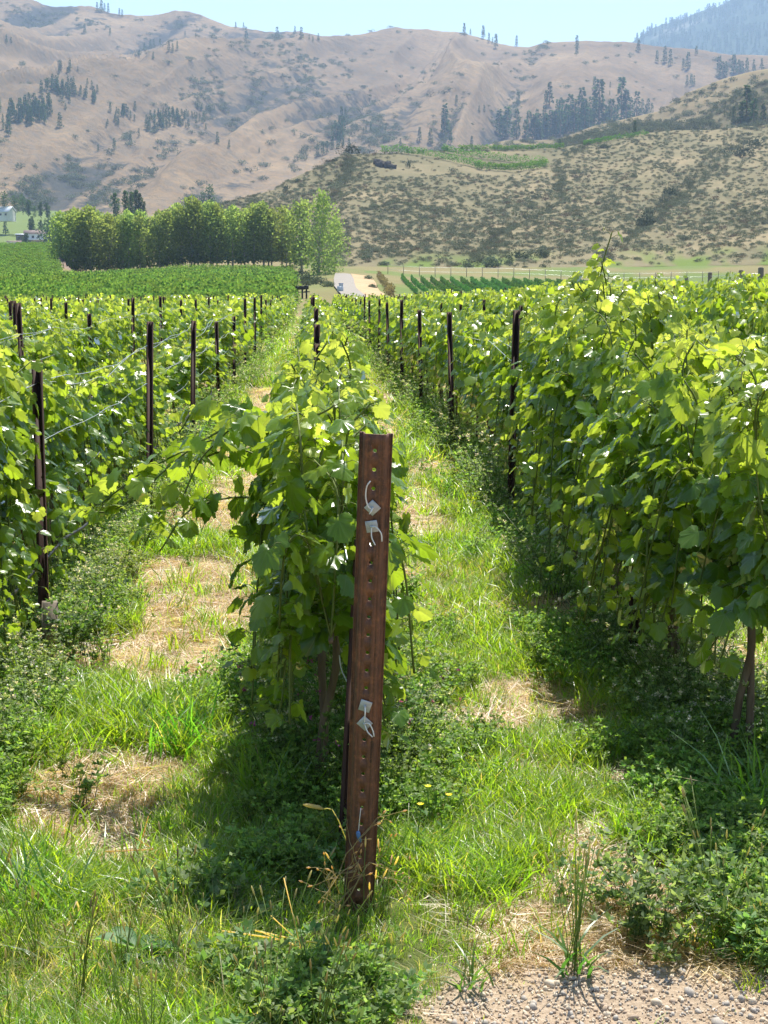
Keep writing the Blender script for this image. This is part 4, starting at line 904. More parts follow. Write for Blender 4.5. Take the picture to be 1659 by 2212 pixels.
for i in range(32000):
    iv = rb.uniform(.01, 1.0); x = rb.uniform(470, 1760); fx = (x - 380) / (2400 - 380) * (m_ - 1); ix = int(fx); v_ = iv * (nvv - 1) / 1.3; k = int(v_)
    nse = fbm(np.array([x / 45.]), np.array([iv * 9]), 3)[0]; n2 = fbm(np.array([x / 12.]), np.array([iv * 40]), 2)[0]
    dens = float(sstep(.36, .6, nse)) * .35 + .5 + .5 * (n2 - .5)
    if iv < .1: dens *= .45
    if x > 1250 and iv < .25: dens *= .6
    bx = 830 + (x - 830)
    if 815 < x < 1195 and .78 < iv < .98: dens *= .1
    if rb.rand() > dens * .5: continue
    X_, Y_, Z_ = S_SAGE.X[k, ix], S_SAGE.Y[k, ix], S_SAGE.Z[k, ix]; f = v_ - k; g_ = fx - ix
    for arr in (0,):
        q_ = [A_[k, ix] * (1 - f) * (1 - g_) + A_[k + 1, ix] * f * (1 - g_) + A_[k, ix + 1] * (1 - f) * g_ + A_[k + 1, ix + 1] * f * g_ for A_ in (S_SAGE.X, S_SAGE.Y, S_SAGE.Z)]
    cand.append((*q_, .62 + .55 * rb.rand() ** 2 + (.8 if rb.rand() < .03 else 0) , rb.randint(0, 8), x, iv))
cand = np.array(cand); dist = np.hypot(cand[:, 0], cand[:, 1]); cand[:, 3] *= 1.2; big = np.argsort(-(cand[:, 3] / dist)); ind, rest = big[:190], big[190:]
def area_word(x, iv):
    side = 'above the road' if x < 800 else 'in the middle' if x < 1180 else 'at the right'
    return ('low ' if iv < .33 else 'halfway up ' if iv < .66 else 'high on ') , side
for i in ind:
    c = cand[i]; o = obj('sagebrush', SAGE[int(c[4])]); o.location = c[:3]; s_ = float(c[3]); o.scale = (s_ * rb.uniform(.9, 1.3), s_, s_ * rb.uniform(.8, 1.2)); o.rotation_euler[2] = rb.uniform(0, 6)
    a_, b_ = area_word(c[5], c[6]); hgt = {'low ': 'on the lower slope', 'halfway up ': 'halfway up the slope', 'high on ': 'on the upper slope'}[a_]
    tag(o, 'round grey-green sagebrush bush %s %s of the near hillside' % (hgt, b_ if b_ != 'above the road' else 'at the left end'), 'shrub', 'sagebrush %s %s' % (hgt, b_))
n = len(rest); c = cand[rest]; gk = np.array([S_SAGE.g[min(int(q_ * (nvv - 1) / 1.3), nvv - 1), int((p_ - 380) / 2020 * (m_ - 1))] for p_, q_ in c[:, 5:7]]); c[:, 4] = np.where((gk > .3) & (rb.rand(n) < .6), 5, c[:, 4]); c[:, 3] *= 1 + .5 * (gk > .32)
scatter('sagebrush_cover', c[:, :3], np.column_stack([np.zeros(n), np.zeros(n), rb.uniform(0, 6.28, n)]), c[:, 3], c[:, 4].astype(int), SAGE)
# small scrub dots on the far slopes
def scrub(S, name, n, x0, x1, v0, v1, s0, s1, dens):
    pts = []; sc_ = []
    nx = len(S.x); nv_ = S.X.shape[0]
    for i in range(n):
        x = rb.uniform(x0, x1); v = rb.uniform(v0, v1)
        if rb.rand() > dens(x, v): continue
        ix = int(np.clip((x - S.x[0]) / (S.x[-1] - S.x[0]) * (nx - 1), 0, nx - 1)); k = int(v * (nv_ - 1) / 1.3)
        pts.append((S.X[k, ix], S.Y[k, ix], S.Z[k, ix])); sc_.append(rb.uniform(s0, s1))
    n = len(pts); scatter(name, pts, np.column_stack([np.zeros(n), np.zeros(n), rb.uniform(0, 6.28, n)]), sc_, rb.randint(4, 7, n), SAGE)
def gdens(S, k, b):
    def f(x, v):
        ix = int(np.clip((x - S.x[0]) / (S.x[-1] - S.x[0]) * (len(S.x) - 1), 0, len(S.x) - 1)); return b + k * max(0, S.g[int(v * (S.X.shape[0] - 1) / 1.3), ix] - .25) * float(sstep(.42, .6, fbm(np.array([x / 40.]), np.array([v * 12.]), 3)[0]))
    return f
scrub(S_MTN, 'mountain_scrub', 26000, -60, 1720, .02, .98, 2.5, 7, gdens(S_MTN, 1.7, .012))
scrub(S_DARK, 'rocky_hill_scrub', 1500, 1200, 1720, .02, .99, 2, 4, lambda x, v: .8)
scrub(S_SPUR, 'spur_scrub', 1100, 1000, 1720, .05, .99, 1.5, 4.5, lambda x, v: .25 + .75 * float(fbm(np.array([x / 30.]), np.array([v * 8.]), 3)[0] > .5))

# ------------------------------------------------------------------ trees
def conifer_mesh(seed, h=1.0):
    rs = RS(seed); mb = MB(); V, F_ = tube([(0, 0, -.03), (0, 0, h * .55), (0, 0, h * .96)], [.022, .015, .004], 5); mb.add(V, F_, (.12, .08, .06)); w_ = rs.uniform(.15, .22); bare = rs.uniform(.08, .22)
    for i in range(230):
        f = bare + (1 - bare) * rs.rand() ** 1.15; a = rs.uniform(0, 6.283); prof = w_ * (1 - (f - bare) / (1 - bare)) ** .75 * (.7 + .5 * vn(np.array([f * 7.]), np.array([a * .6 + seed]))[0]) + .012
        d = np.array([math.cos(a), math.sin(a), -.25]); p = np.array([0, 0, f * h]) + d * prof * rs.uniform(.15, .85); leaflet(mb, p, d + rs.normal(0, .3, 3), np.array([0, 0, 1.]) + rs.normal(0, .7, 3), .085 * rs.uniform(.7, 1.3), .75, np.array((.018, .04, .02)) + np.array((.025, .035, .015)) * rs.rand())
    return mb.mesh('pine_tree', M_TREE)
CON = [conifer_mesh(400 + s) for s in range(6)]
rc = RS(21)
# (x, y of the foot, height in photograph pixels)
PINES = [(183, 72, 18), (210, 26, 18), (219, 26, 22), (226, 26, 16), (234, 28, 18), (258, 34, 14), (264, 36, 14), (238, 76, 14), (14, 94, 16), (24, 94, 12), (312, 108, 14), (325, 104, 16), (332, 98, 12), (346, 98, 12), (365, 110, 18), (373, 112, 16), (383, 108, 16), (301, 120, 12), (331, 128, 14), (400, 78, 10), (423, 80, 8),
    (509, 62, 13), (526, 62, 12), (532, 84, 22), (599, 86, 24), (637, 72, 14), (651, 84, 22), (668, 86, 10), (676, 90, 10), (688, 88, 14), (1003, 76, 22), (1016, 74, 12), (1044, 82, 24), (1056, 92, 18), (1064, 94, 12), (1071, 104, 26), (1116, 99, 20), (1246, 105, 24), (1379, 112, 22), (1436, 135, 30), (1448, 140, 28), (1486, 148, 30), (1476, 148, 18), (1419, 135, 22), (1504, 118, 16),
    (1484, 184, 18), (1493, 186, 22), (1499, 184, 18), (1284, 196, 26), (1318, 190, 12), (1317, 205, 8), (1187, 228, 44), (1180, 226, 26), (1119, 226, 24), (1119, 232, 16), (1035, 244, 14), (1046, 242, 14), (986, 226, 18), (961, 290, 56), (956, 290, 30), (906, 305, 26), (930, 312, 30), (973, 312, 26), (1019, 314, 18), (865, 322, 20),
    (1095, 296, 56), (1078, 290, 46), (1086, 300, 40), (1116, 300, 56), (1110, 302, 36), (1246, 118, 18), (1293, 290, 100), (1303, 296, 60), (1342, 262, 80), (1352, 272, 66), (1375, 258, 52), (1362, 262, 44), (1255, 262, 62), (1262, 290, 66), (1272, 292, 50), (1240, 290, 64), (1232, 270, 56), (1225, 292, 56), (1210, 296, 50), (1200, 292, 46), (1190, 296, 50), (1178, 296, 44), (1165, 298, 46), (1150, 300, 40), (1142, 298, 50), (1135, 300, 36), (1160, 270, 30), (1205, 262, 40), (1212, 250, 34), (1320, 280, 56), (1330, 285, 50), (1312, 285, 46), (1387, 248, 30), (1400, 246, 28), (1395, 254, 24), (1408, 246, 20), (1285, 270, 50), (1276, 260, 44), (1219, 292, 34), (1248, 300, 36),
    (247, 322, 20), (282, 310, 18), (300, 296, 16), (212, 328, 14), (470, 310, 22), (495, 320, 16), (636, 292, 10), (652, 334, 12), (697, 336, 26), (686, 338, 24), (706, 332, 24), (718, 322, 22), (727, 300, 28), (735, 296, 40), (742, 290, 34), (738, 270, 34), (746, 262, 26), (724, 284, 20), (560, 330, 10), (1553, 162, 34), (1560, 168, 30), (1567, 164, 26), (1585, 158, 34), (1596, 160, 26), (1603, 158, 22), (1613, 156, 26), (1628, 154, 22), (1645, 150, 20)]
PINES = [(a_, b_, c_ * 1.1) for a_, b_, c_ in PINES]
clus = [(75, 240, 45, 22, 55, 26), (120, 190, 30, 16, 20, 22), (385, 245, 34, 8, 26, 16), (450, 232, 26, 6, 14, 12), (260, 240, 22, 10, 14, 18), (1245, 275, 60, 16, 24, 44), (1170, 290, 26, 8, 12, 40), (735, 300, 14, 26, 12, 26), (150, 195, 35, 24, 22, 20), (143, 152, 16, 12, 8, 16), (40, 245, 28, 26, 14, 26), (370, 262, 52, 16, 36, 18), (330, 268, 18, 14, 10, 20), (200, 205, 12, 20, 7, 22), (240, 262, 20, 14, 6, 14), (20, 270, 18, 22, 8, 22), (790, 278, 14, 8, 5, 14)]
for cx, cy, sx, sy, n, h in clus:
    for i in range(n): PINES.append((cx + rc.normal(0, sx * .6), cy + 8 + rc.normal(0, sy * .5), h * rc.uniform(.6, 1.25)))
def pword(x, y):
    c = 'left' if x < 450 else 'middle' if x < 950 else 'right'
    return '%s part of the dry mountain' % c, ('ridge' if y < 130 else 'upper' if y < 200 else 'lower')
def add_pine(S, x, y, h, label, grp, name='pine_tree', kind=None, cat='tree'):
    p, r = S.at(x, y); H = h / F * r * 1.02; o = obj(name, kind or CON[rc.randint(6)]); o.location = p; o.scale = (H * rc.uniform(.8, 1.2), H * rc.uniform(.9, 1.2), H); o.rotation_euler[2] = rc.uniform(0, 6); return tag(o, label, cat, grp)
PINES = [q_ for q_ in PINES if q_[0] > -5]; order = sorted(range(len(PINES)), key=lambda i: -PINES[i][2]); keepset = set(order[:285]); small = []
for i_, (x, y, h) in enumerate(PINES):
    if i_ not in keepset: p, r = S_MTN.at(x, y); small.append((*p, h / F * r)); continue
    a_, b_ = pword(x, y); add_pine(S_MTN, x, y, h, 'dark distant pine %s of the %s' % ({'ridge': 'along the ridge', 'upper': 'on the upper slope', 'lower': 'in the gullies'}[b_], a_), 'pines %s %s' % (a_, b_))
small = np.array(small); n = len(small); scatter('small_mountain_pines', small[:, :3], np.column_stack([np.zeros(n), np.zeros(n), rc.uniform(0, 6, n)]), small[:, 3], rc.randint(0, 6, n), CON)
# forest of the far blue ridge: one mass
pts = []; sc_ = []
for i in range(1500):
    x = rc.uniform(1365, 1720); ix = int((x - 1100) / 1300 * 299); k = int(rc.uniform(.0, 1.0) ** .8 * 88)
    if vn(np.array([x / 26.]), np.array([k / 6.]))[0] > .7 and k < 80: continue
    pts.append((S_RIDGE.X[k, ix], S_RIDGE.Y[k, ix], S_RIDGE.Z[k, ix] - 2)); sc_.append(rc.uniform(13, 24) * (1 + .3 * (k > 80)))
n = len(pts); scatter('ridge_forest', pts, np.column_stack([np.zeros(n), np.zeros(n), rc.uniform(0, 6, n)]), sc_, rc.randint(0, 6, n), CON)
for x, y, h, lab in [(1612, 258, 68, 'tallest dark pine on the rocky hill at the right edge'), (1600, 266, 42, 'pine just left of the tallest one on the rocky hill'), (1628, 262, 46, 'pine just right of the tallest one on the rocky hill'), (1648, 262, 36, 'small pine at the very right edge of the rocky hill'), (1585, 262, 30, 'small pine low on the rocky hill crest')]:
    add_pine(S_DARK, x, y, h, lab, None)
add_pine(S_SAGE, 1371, 290, 28, 'single dark pine on the crest of the near hillside, right of the bench', None); add_pine(S_SAGE, 1209, 320, 20, 'small dark tree on the hillside crest at the end of the bench vines', None)

def crown_mesh(seed, n, rx, rz0, rz1, leaf, c0, c1, lobes=9, name='crown', top=.5, ry=None):
    """deciduous crown: lobes filled with many leaf clumps, colour varies from lobe to lobe as the real foliage does"""
    rs = RS(seed); mb = MB(); ry = ry or rx; L_ = []
    for i in range(lobes):
        f = (i + rs.rand()) / lobes; z = rz0 + (rz1 - rz0) * f; wd = math.sin(math.pi * min(.97, .12 + .8 * f)) ** .6; a = rs.uniform(0, 6.28); o_ = rs.uniform(.1, .55) * wd
        L_.append((np.array([math.cos(a) * o_ * rx, math.sin(a) * o_ * ry, z]), wd * rx * rs.uniform(.45, .7), rs.rand()))
    for i in range(n):
        c_, s_, t_ = L_[rs.randint(lobes)]; d = nrm(rs.normal(0, 1, 3)); p = c_ + d * s_ * rs.uniform(.5, 1.12) * [1, 1, 1.25]
        if p[2] < rz0 * .9: continue
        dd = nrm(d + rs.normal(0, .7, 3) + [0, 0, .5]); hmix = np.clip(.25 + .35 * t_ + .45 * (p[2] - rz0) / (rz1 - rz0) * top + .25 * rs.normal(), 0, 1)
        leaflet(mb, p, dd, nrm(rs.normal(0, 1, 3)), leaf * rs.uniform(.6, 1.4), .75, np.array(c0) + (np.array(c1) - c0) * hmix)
    return mb.mesh(name, M_TREE)
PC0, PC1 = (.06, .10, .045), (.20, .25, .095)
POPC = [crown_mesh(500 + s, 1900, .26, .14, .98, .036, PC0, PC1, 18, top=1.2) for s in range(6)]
def trunk_mesh(seed, mat, h=.6, r0=.016, limbs=5):
    rs = RS(seed); mb = MB(); V, F_ = tube([(0, 0, -.05), (rs.normal(0, .006), 0, h * .5), (rs.normal(0, .012), rs.normal(0, .01), h)], [r0, r0 * .8, r0 * .4], 6); mb.add(V, F_)
    for i in range(limbs):
        z = h * rs.uniform(.5, .95); a = rs.uniform(0, 6.28); V, F_ = tube([(0, 0, z), (math.cos(a) * .06, math.sin(a) * .06, z + .1), (math.cos(a) * .11, math.sin(a) * .11, z + .24)], [r0 * .4, r0 * .25, r0 * .1], 4); mb.add(V, F_)
    return mb.mesh('trunk', mat)
POPT = [trunk_mesh(510 + s, M_TRUNK) for s in range(4)]
rt = RS(33)
def tree(x, ytop, ybase, r, crown, trunk, label, grp=None, name='poplar_tree', wide=1.0, cat='tree'):
    p = P(x, ybase, r); z = float(ground_z(p[0], p[1])); z = min(z, p[2] + .4) if abs(z - p[2]) < 3 else p[2]; H = float(P(x, ytop, r)[2] - z); o = empty(name, (p[0], p[1], z - .05), rt.uniform(0, 6)); o.scale = (H * wide, H * wide, H)
    if trunk: obj('trunk', trunk, o)
    obj('crown', crown, o); return tag(o, label, cat, grp)
topx = [120, 135, 175, 230, 255, 300, 330, 370, 400, 480, 560, 600, 640]; topy = [470, 455, 446, 452, 462, 460, 455, 446, 440, 436, 446, 450, 440]; bx = [120, 200, 400, 560, 640]; by = [604, 599, 589, 583, 580]
lst = []
for row in range(2):
    x = 136 + row * 12
    while x < 632: lst.append((x + rt.uniform(-6, 6), row)); x += rt.uniform(17, 34)
lst.sort()
for i, (x, row) in enumerate(lst):
    r = 330 + row * 6 + (x - 130) * .02; yt = np.interp(x, topx, topy) + rt.uniform(-4, 17) + 5 * math.sin(x / 24) + row * 2
    w_ = ORD[min(int((x - 130) / 62), 8)]
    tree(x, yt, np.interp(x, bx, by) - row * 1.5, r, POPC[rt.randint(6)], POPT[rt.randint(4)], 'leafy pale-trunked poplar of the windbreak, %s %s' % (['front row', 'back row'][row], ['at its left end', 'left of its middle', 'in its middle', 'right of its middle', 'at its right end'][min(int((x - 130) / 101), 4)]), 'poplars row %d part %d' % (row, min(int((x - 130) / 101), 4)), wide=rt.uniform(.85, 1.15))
bigc = crown_mesh(530, 2600, .36, .02, .98, .03, PC0, PC1, 16, top=1.1)
tree(690, 425, 618, 300, bigc, trunk_mesh(531, M_TRUNK, .6, .02), 'tallest broad poplar leafy to the ground beside the pale road', name='poplar_tree', wide=.85)
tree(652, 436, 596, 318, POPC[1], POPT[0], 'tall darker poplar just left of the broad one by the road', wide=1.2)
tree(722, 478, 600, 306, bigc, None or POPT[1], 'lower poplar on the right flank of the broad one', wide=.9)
# darker trees behind
DC = [crown_mesh(540 + s, 1200, .2, .06, 1., .05, (.02, .045, .025), (.05, .08, .04), 10, top=.6) for s in range(3)]; DT = trunk_mesh(545, M_DTRUNK, .7, .02)
RC = [crown_mesh(550 + s, 700, .42, .1, .96, .06, (.02, .045, .025), (.05, .085, .04), 9, top=.6) for s in range(2)]
for x, yt, yb, r, lab, kd, wd in [(272, 415, 470, 620, 'tall slim dark poplar above the windbreak, leftmost of the group', DC[0], .9), (283, 418, 470, 625, 'slim dark poplar, second of the group above the windbreak', DC[1], .9), (294, 414, 470, 630, 'slim dark poplar, third of the group above the windbreak', DC[2], 1.), (303, 420, 470, 630, 'slim dark poplar, fourth of the group above the windbreak', DC[0], .9), (312, 437, 470, 630, 'shortest slim poplar at the right of the group above the windbreak', DC[1], .9), (249, 420, 470, 700, 'hazy slim poplar left of the dark group above the windbreak', DC[2], 1.2),
    (454, 404, 460, 900, 'round dark tree at the foot of the mountain above the windbreak', RC[0], .9), (438, 418, 460, 900, 'lower round tree left of the one above the windbreak', RC[1], .9),
    (10, 418, 462, 900, 'big dark tree above the pale-roofed barn, leftmost', RC[0], 1.0), (32, 424, 462, 905, 'dark round tree right above the pale-roofed barn', RC[1], 1.), (50, 424, 462, 900, 'dark tree second right of the pale-roofed barn', RC[0], .9), (62, 434, 466, 890, 'tall narrow dark tree over the upper field', DC[0], 1.4), (88, 438, 468, 880, 'slim dark tree over the right half of the upper field', DC[1], 1.2), (102, 440, 470, 880, 'rightmost dark tree over the upper field', DC[2], 1.4), (75, 446, 470, 880, 'low dark tree between taller ones over the upper field', RC[1], .8),
    (66, 474, 510, 840, 'dark columnar tree behind the brown-roofed house, left one', DC[0], 1.), (71, 470, 510, 842, 'dark columnar tree behind the brown-roofed house, right one', DC[1], 1.), (89, 478, 512, 840, 'slim dark tree at the right behind the brown-roofed house', DC[2], 1.), (12, 478, 506, 840, 'pointed dark tree left of the brown-roofed house', CON[0], 1.4),
    (108, 474, 536, 760, 'large dark tree right of the brown-roofed house', RC[0], 1.), (120, 470, 540, 700, 'large dark tree against the left end of the windbreak', RC[1], 1.), (56, 506, 530, 780, 'small dark tree in front of the brown-roofed house', DC[1], 1.5)]:
    tree(x, yt, yb, r, kd, DT, lab, name='dark_tree', wide=wd)
# bank left of the windbreak and undergrowth at its feet
bank = MB(); pb = [P(x, y, r) for x, y, r in [(104, 606, 305), (112, 588, 312), (122, 566, 322), (132, 562, 326), (146, 580, 320), (160, 606, 306)]]
rsb = RS(3); V = []; nu, nvb = 22, 12
for i in range(nu):
    f = i / (nu - 1); c_ = spline(pb, nu)[i]; zg = c_[2]; base = P(104 + f * 60, 607, 300)
    for j in range(nvb): g_ = j / (nvb - 1); V.append(base * (1 - g_) + c_ * g_ + [0, 2.5 * g_, .35 * rsb.normal() * (0 < j) - .4 * (j == 0)])
idx_ = np.arange(nu * nvb).reshape(nu, nvb); bank.add(V, np.stack([idx_[:-1, :-1], idx_[1:, :-1], idx_[1:, 1:], idx_[:-1, 1:]], -1).reshape(-1, 4)); M_BANK = simple('brown_bank', (.14, .11, .09), (.28, .2, .15), .5, .95, .1, .5)
o = bank.obj('earth_bank', M_BANK, smooth=True); o.modifiers.new('s', 'SOLIDIFY').thickness = .6; tag(o, 'bare brown earth bank at the left foot of the windbreak', 'bank')
UG = [bush_mesh(560 + s, 160, (.04, .06, .03), (.12, .12, .07), .6) for s in range(3)]
for i in range(26):
    x = 150 + i * 19 + rt.uniform(-5, 5)
    if x > 645: break
    y = np.interp(x, bx, by); p = P(x, y, 338); o = obj('undergrowth_bush', UG[i % 3]); o.location = (p[0], p[1], float(ground_z(p[0], p[1]))); s_ = rt.uniform(.8, 1.5); o.scale = (s_ * 1.6, s_, s_)
    tag(o, 'low dark bush at the feet of the %s windbreak poplars' % ['leftmost', 'left', 'middle', 'right', 'rightmost'][min(int((x - 150) / 100), 4)], 'shrub', 'bushes under the windbreak %d' % min(int((x - 150) / 100), 4))
# bushes at the foot of the hill and on its crest
BIG = [bush_mesh(570 + s, 420, (.07, .095, .06), (.17, .2, .13), .75, .12, 'hill_bush') for s in range(2)] + [bush_mesh(575, 400, (.03, .045, .025), (.07, .085, .05), .9, .12, 'hill_bush')]
for x, y, wpx, k, s_, lab in [(1050, 578, 62, 0, .8, 'largest grey-green bush at the foot of the hillside'), (1012, 578, 40, 1, .6, 'pale bush left beside the largest one at the hillside foot'), (1098, 572, 34, 0, .7, 'bush right beside the largest one at the hillside foot'), (1130, 560, 60, 2, .5, 'wide dark bush low on the slope behind the largest bush'), (1180, 556, 44, 2, .5, 'dark bush right of the wide dark one on the low slope'), (1176, 584, 20, 2, .9, 'small round bush standing alone on the green meadow'), (1138, 582, 22, 0, .6, 'small pale bush on the meadow edge'),
    (1385, 490, 46, 2, .8, 'dark bush in the steep gully, lower one'), (1405, 470, 30, 2, .9, 'dark bush in the steep gully, middle one'), (1445, 425, 34, 2, 1., 'tall dark bush on the right slope above the gully'), (1430, 440, 24, 2, .8, 'smaller dark bush left of the tall one on the right slope'), (755, 332, 40, 2, .9, 'big dark bush on the left crest of the hillside'), (885, 362, 16, 2, 1.6, 'narrow brown bush below the bench vines'), (1600, 340, 50, 2, .7, 'dark bush high at the right end of the hillside'), (1625, 318, 40, 2, .7, 'dark bush near the crest at the right edge'), (1300, 320, 40, 0, .5, 'grey bush just below the crest'),
    (790, 560, 40, 1, .5, 'pale bush above the top of the road'), (822, 572, 40, 0, .4, 'low grey bush right of the road top'), (615, 412, 22, 2, .8, 'dark bush on the left shoulder of the hillside'), (640, 395, 20, 2, .8, 'second dark bush up the left shoulder of the hillside'), (720, 350, 18, 2, .7, 'dark shrub below the big crest bush')]:
    p, r = S_SAGE.at(x, y); s2 = wpx / F * r / 1.7; o = obj('hill_bush', BIG[k]); o.location = (p[0], p[1], p[2] - .1); o.scale = (s2, s2, s2 * s_ * 1.25); o.rotation_euler[2] = rt.uniform(0, 6); tag(o, lab, 'shrub')
for i, (x, y, r, s_) in enumerate([(650, 606, 260, 2.2), (662, 622, 215, 1.6), (676, 612, 240, 2.0), (694, 618, 225, 2.2), (708, 624, 205, 1.5), (640, 596, 290, 2.2), (790, 606, 280, 1.4), (800, 622, 230, 1.2)]):
    p = P(x, y, r); o = obj('scrub_bush', BIG[0 if i > 5 else i % 3]); o.location = (p[0], p[1], float(ground_z(p[0], p[1])) - .1); o.scale = (s_, s_, s_ * .8); o.rotation_euler[2] = i
    tag(o, 'dark low scrub bush between field and road, %s' % ['left of the lane end', 'nearest the dark boxes', 'left of the broad poplar foot', 'under the broad poplar', 'at the left road edge', 'against the windbreak end', '', ''][i] if i < 6 else ['upper', 'lower'][i - 6] + ' low bush on the dirt right of the pale road', 'shrub')
# rock outcrop on the crest
mb = MB(); rk = RS(8)
for i in range(9):
    p, r = S_SAGE.at(818 + rk.uniform(-3, 34) , 356 + rk.uniform(-6, 8) + i * .4); V, F_ = box((0, 0, 0), rk.uniform(1.2, 3.2, 3), rk.uniform(0, 3)); V = V * rk.uniform(.85, 1.15, V.shape) + p + [0, 0, .5]; mb.add(V, F_)
tag(mb.obj('rock_outcrop', M_ROCK), 'dark rock outcrop just under the left end of the bench vines', 'rock')

# ------------------------------------------------------------------ distant vine rows
def hedge(name, pts, h, wd, label, grp, seed, n_per=16, c0=(.02, .07, .012), c1=(.07, .15, .02), leaf=.22):
    rs = RS(seed); mb = MB(); pts = np.array(pts); L = np.linalg.norm(np.diff(pts, axis=0), axis=1).sum(); c_ = spline(pts, max(6, int(L / .5)))
    d = nrm(np.gradient(c_, axis=0)); sd_ = np.cross(d, [0, 0, 1.])
    m_ = int(L * n_per); f = rs.rand(m_) * (len(c_) - 1); i = np.minimum(f.astype(int), len(c_) - 2); g_ = (f - i)[:, None]; p = c_[i] * (1 - g_) + c_[i + 1] * g_
    hh = h * (.75 + .35 * vn(f * .45 + seed, f * 0 + seed)); u = rs.uniform(.12, 1, m_); p = p + sd_[i] * (rs.normal(0, wd * .4, m_) * (1.15 - .5 * u))[:, None] + np.stack([0 * u, 0 * u, u * hh], -1)
    dd = nrm(rs.normal(0, 1, (m_, 3)) + [0, 0, .2]); nn = nrm(rs.normal(0, 1, (m_, 3))); b = nrm(np.cross(dd, nn)); s_ = leaf * rs.uniform(.6, 1.4, m_)[:, None]
    V = np.stack([p, p + dd * s_ * .5 + b * s_ * .4, p + dd * s_, p + dd * s_ * .5 - b * s_ * .4], 1).reshape(-1, 3)
    col = np.repeat(np.array(c0) + (np.array(c1) - c0) * (rs.rand(m_) * .6 + .4 * u)[:, None], 4, 0)
    mb.add(V, np.arange(m_ * 4).reshape(-1, 4), col); o = mb.obj(name, M_TREE); return tag(o, label, 'vine row', grp) if label else o
def gpt(x, y, r, dz=0): p = P(x, y, r); return (p[0], p[1], float(ground_z(p[0], p[1])) + dz)
for i in range(18):
    xf = 868 + i * 20.5 * (1 + .006 * i); xn = xf + 34 + i * 2.2; r0, r1 = 318, 225 - i * .5
    side = ['leftmost', 'left', 'middle', 'right', 'rightmost'][min(i // 4, 4)]
    hedge('vine_row', [gpt(xf, 600, r0), gpt((xf * .6 + xn * .4) - 4, 605, 280), gpt(xn, 630, r1)], 1.05, .2, 'dark slanting distant vine row, %s one in the %s fifth of the slanting block' % (ORD[i - 4 * min(i // 4, 4)], side), 'slanting vine rows beyond the vineyard', 600 + i, 26, (.02, .06, .025), (.05, .11, .035), .2)
def hp(x, y): p, r = S_SAGE.at(x, y); return tuple(p + np.array([0, -.3, .1]))
for i, (pl, lab, hh) in enumerate([([(822, 332), (860, 331), (905, 336), (960, 346), (1010, 357), (1040, 366)], 'bench vine row nearest the rock outcrop, running down to the right' , 3.2), ([(955, 328), (985, 334), (1040, 343), (1100, 350), (1180, 356)], 'bench vine row slanting down across the middle of the bench', 3.2),
        ([(1030, 366), (1080, 369), (1130, 369), (1182, 362)], 'lowest bench vine row curving along the bench edge', 3.0), ([(1030, 360), (1090, 364), (1140, 361), (1182, 354)], 'bench vine row just above the lowest curved one', 2.0), ([(990, 325), (1060, 325), (1140, 324), (1218, 321)], 'topmost straight bench vine row against the mountain', 2.2), ([(1260, 315), (1310, 306), (1400, 292)], 'bench vine row rising to the right along the crest', 2.2)]):
    hedge('vine_row', [hp(*q_) for q_ in pl], hh, 1.3, lab, 'vine rows on the bench of the hillside', 640 + i, 55, (.03, .09, .015), (.09, .19, .03), .4)
# green vineyard fields on the left, uncountable rows
rf_ = RS(50)
clump = []
for s in range(4):
    mb = MB(); rs = RS(660 + s); m_ = 70; p = np.column_stack([rs.normal(0, .28, m_), rs.uniform(-.7, .7, m_), rs.uniform(.2, 1.25, m_)])
    for k in range(m_): leaflet(mb, p[k], rs.normal(0, 1, 3) + [0, 0, .3], rs.normal(0, 1, 3), .24 * rs.uniform(.7, 1.3), .8, np.array((.06, .115, .03)) + np.array((.08, .09, .03)) * rs.rand())
    clump.append(mb.mesh('field_vines', M_TREE))
def field_rows(name, xs, r0, r1, ang, sp, step):
    ca, sa = math.cos(ang), math.sin(ang); pts = []
    for i in range(-200, 220):
        for j in np.arange(-250, 250, step):
            X_, Y_ = -30 + ca * i * sp + sa * j, (r0 + r1) / 2 - sa * i * sp + ca * j; r = math.hypot(X_, Y_); 
            if Y_ < 10: continue
            x = az2x(math.atan2(X_, Y_))
            if r0 < r < (np.interp(x, *r1f) if r1f else r1) and xs[0] < x < xs[1]: pts.append((X_, Y_))
    pts = np.array(pts); n = len(pts); print(name, n)
    scatter(name, np.column_stack([pts, ground_z(pts[:, 0], pts[:, 1])]), np.column_stack([np.zeros(n), np.zeros(n), np.full(n, -ang) + rf_.choice([0, math.pi], n)]), rf_.uniform(.85, 1.15, n), rf_.randint(0, 4, n), clump)
r1f = ([-100, 200, 400, 630, 640], [262, 285, 318, 322, 318]); field_rows('green_vineyard_field', (-70, 636), 124, 320, R(62), 2.6, 1.25)
r1f = ([-100, 90, 130, 140], [440, 440, 425, 300]); field_rows('upper_vineyard_field', (-70, 138), 268, 440, R(50), 2.6, 1.3)

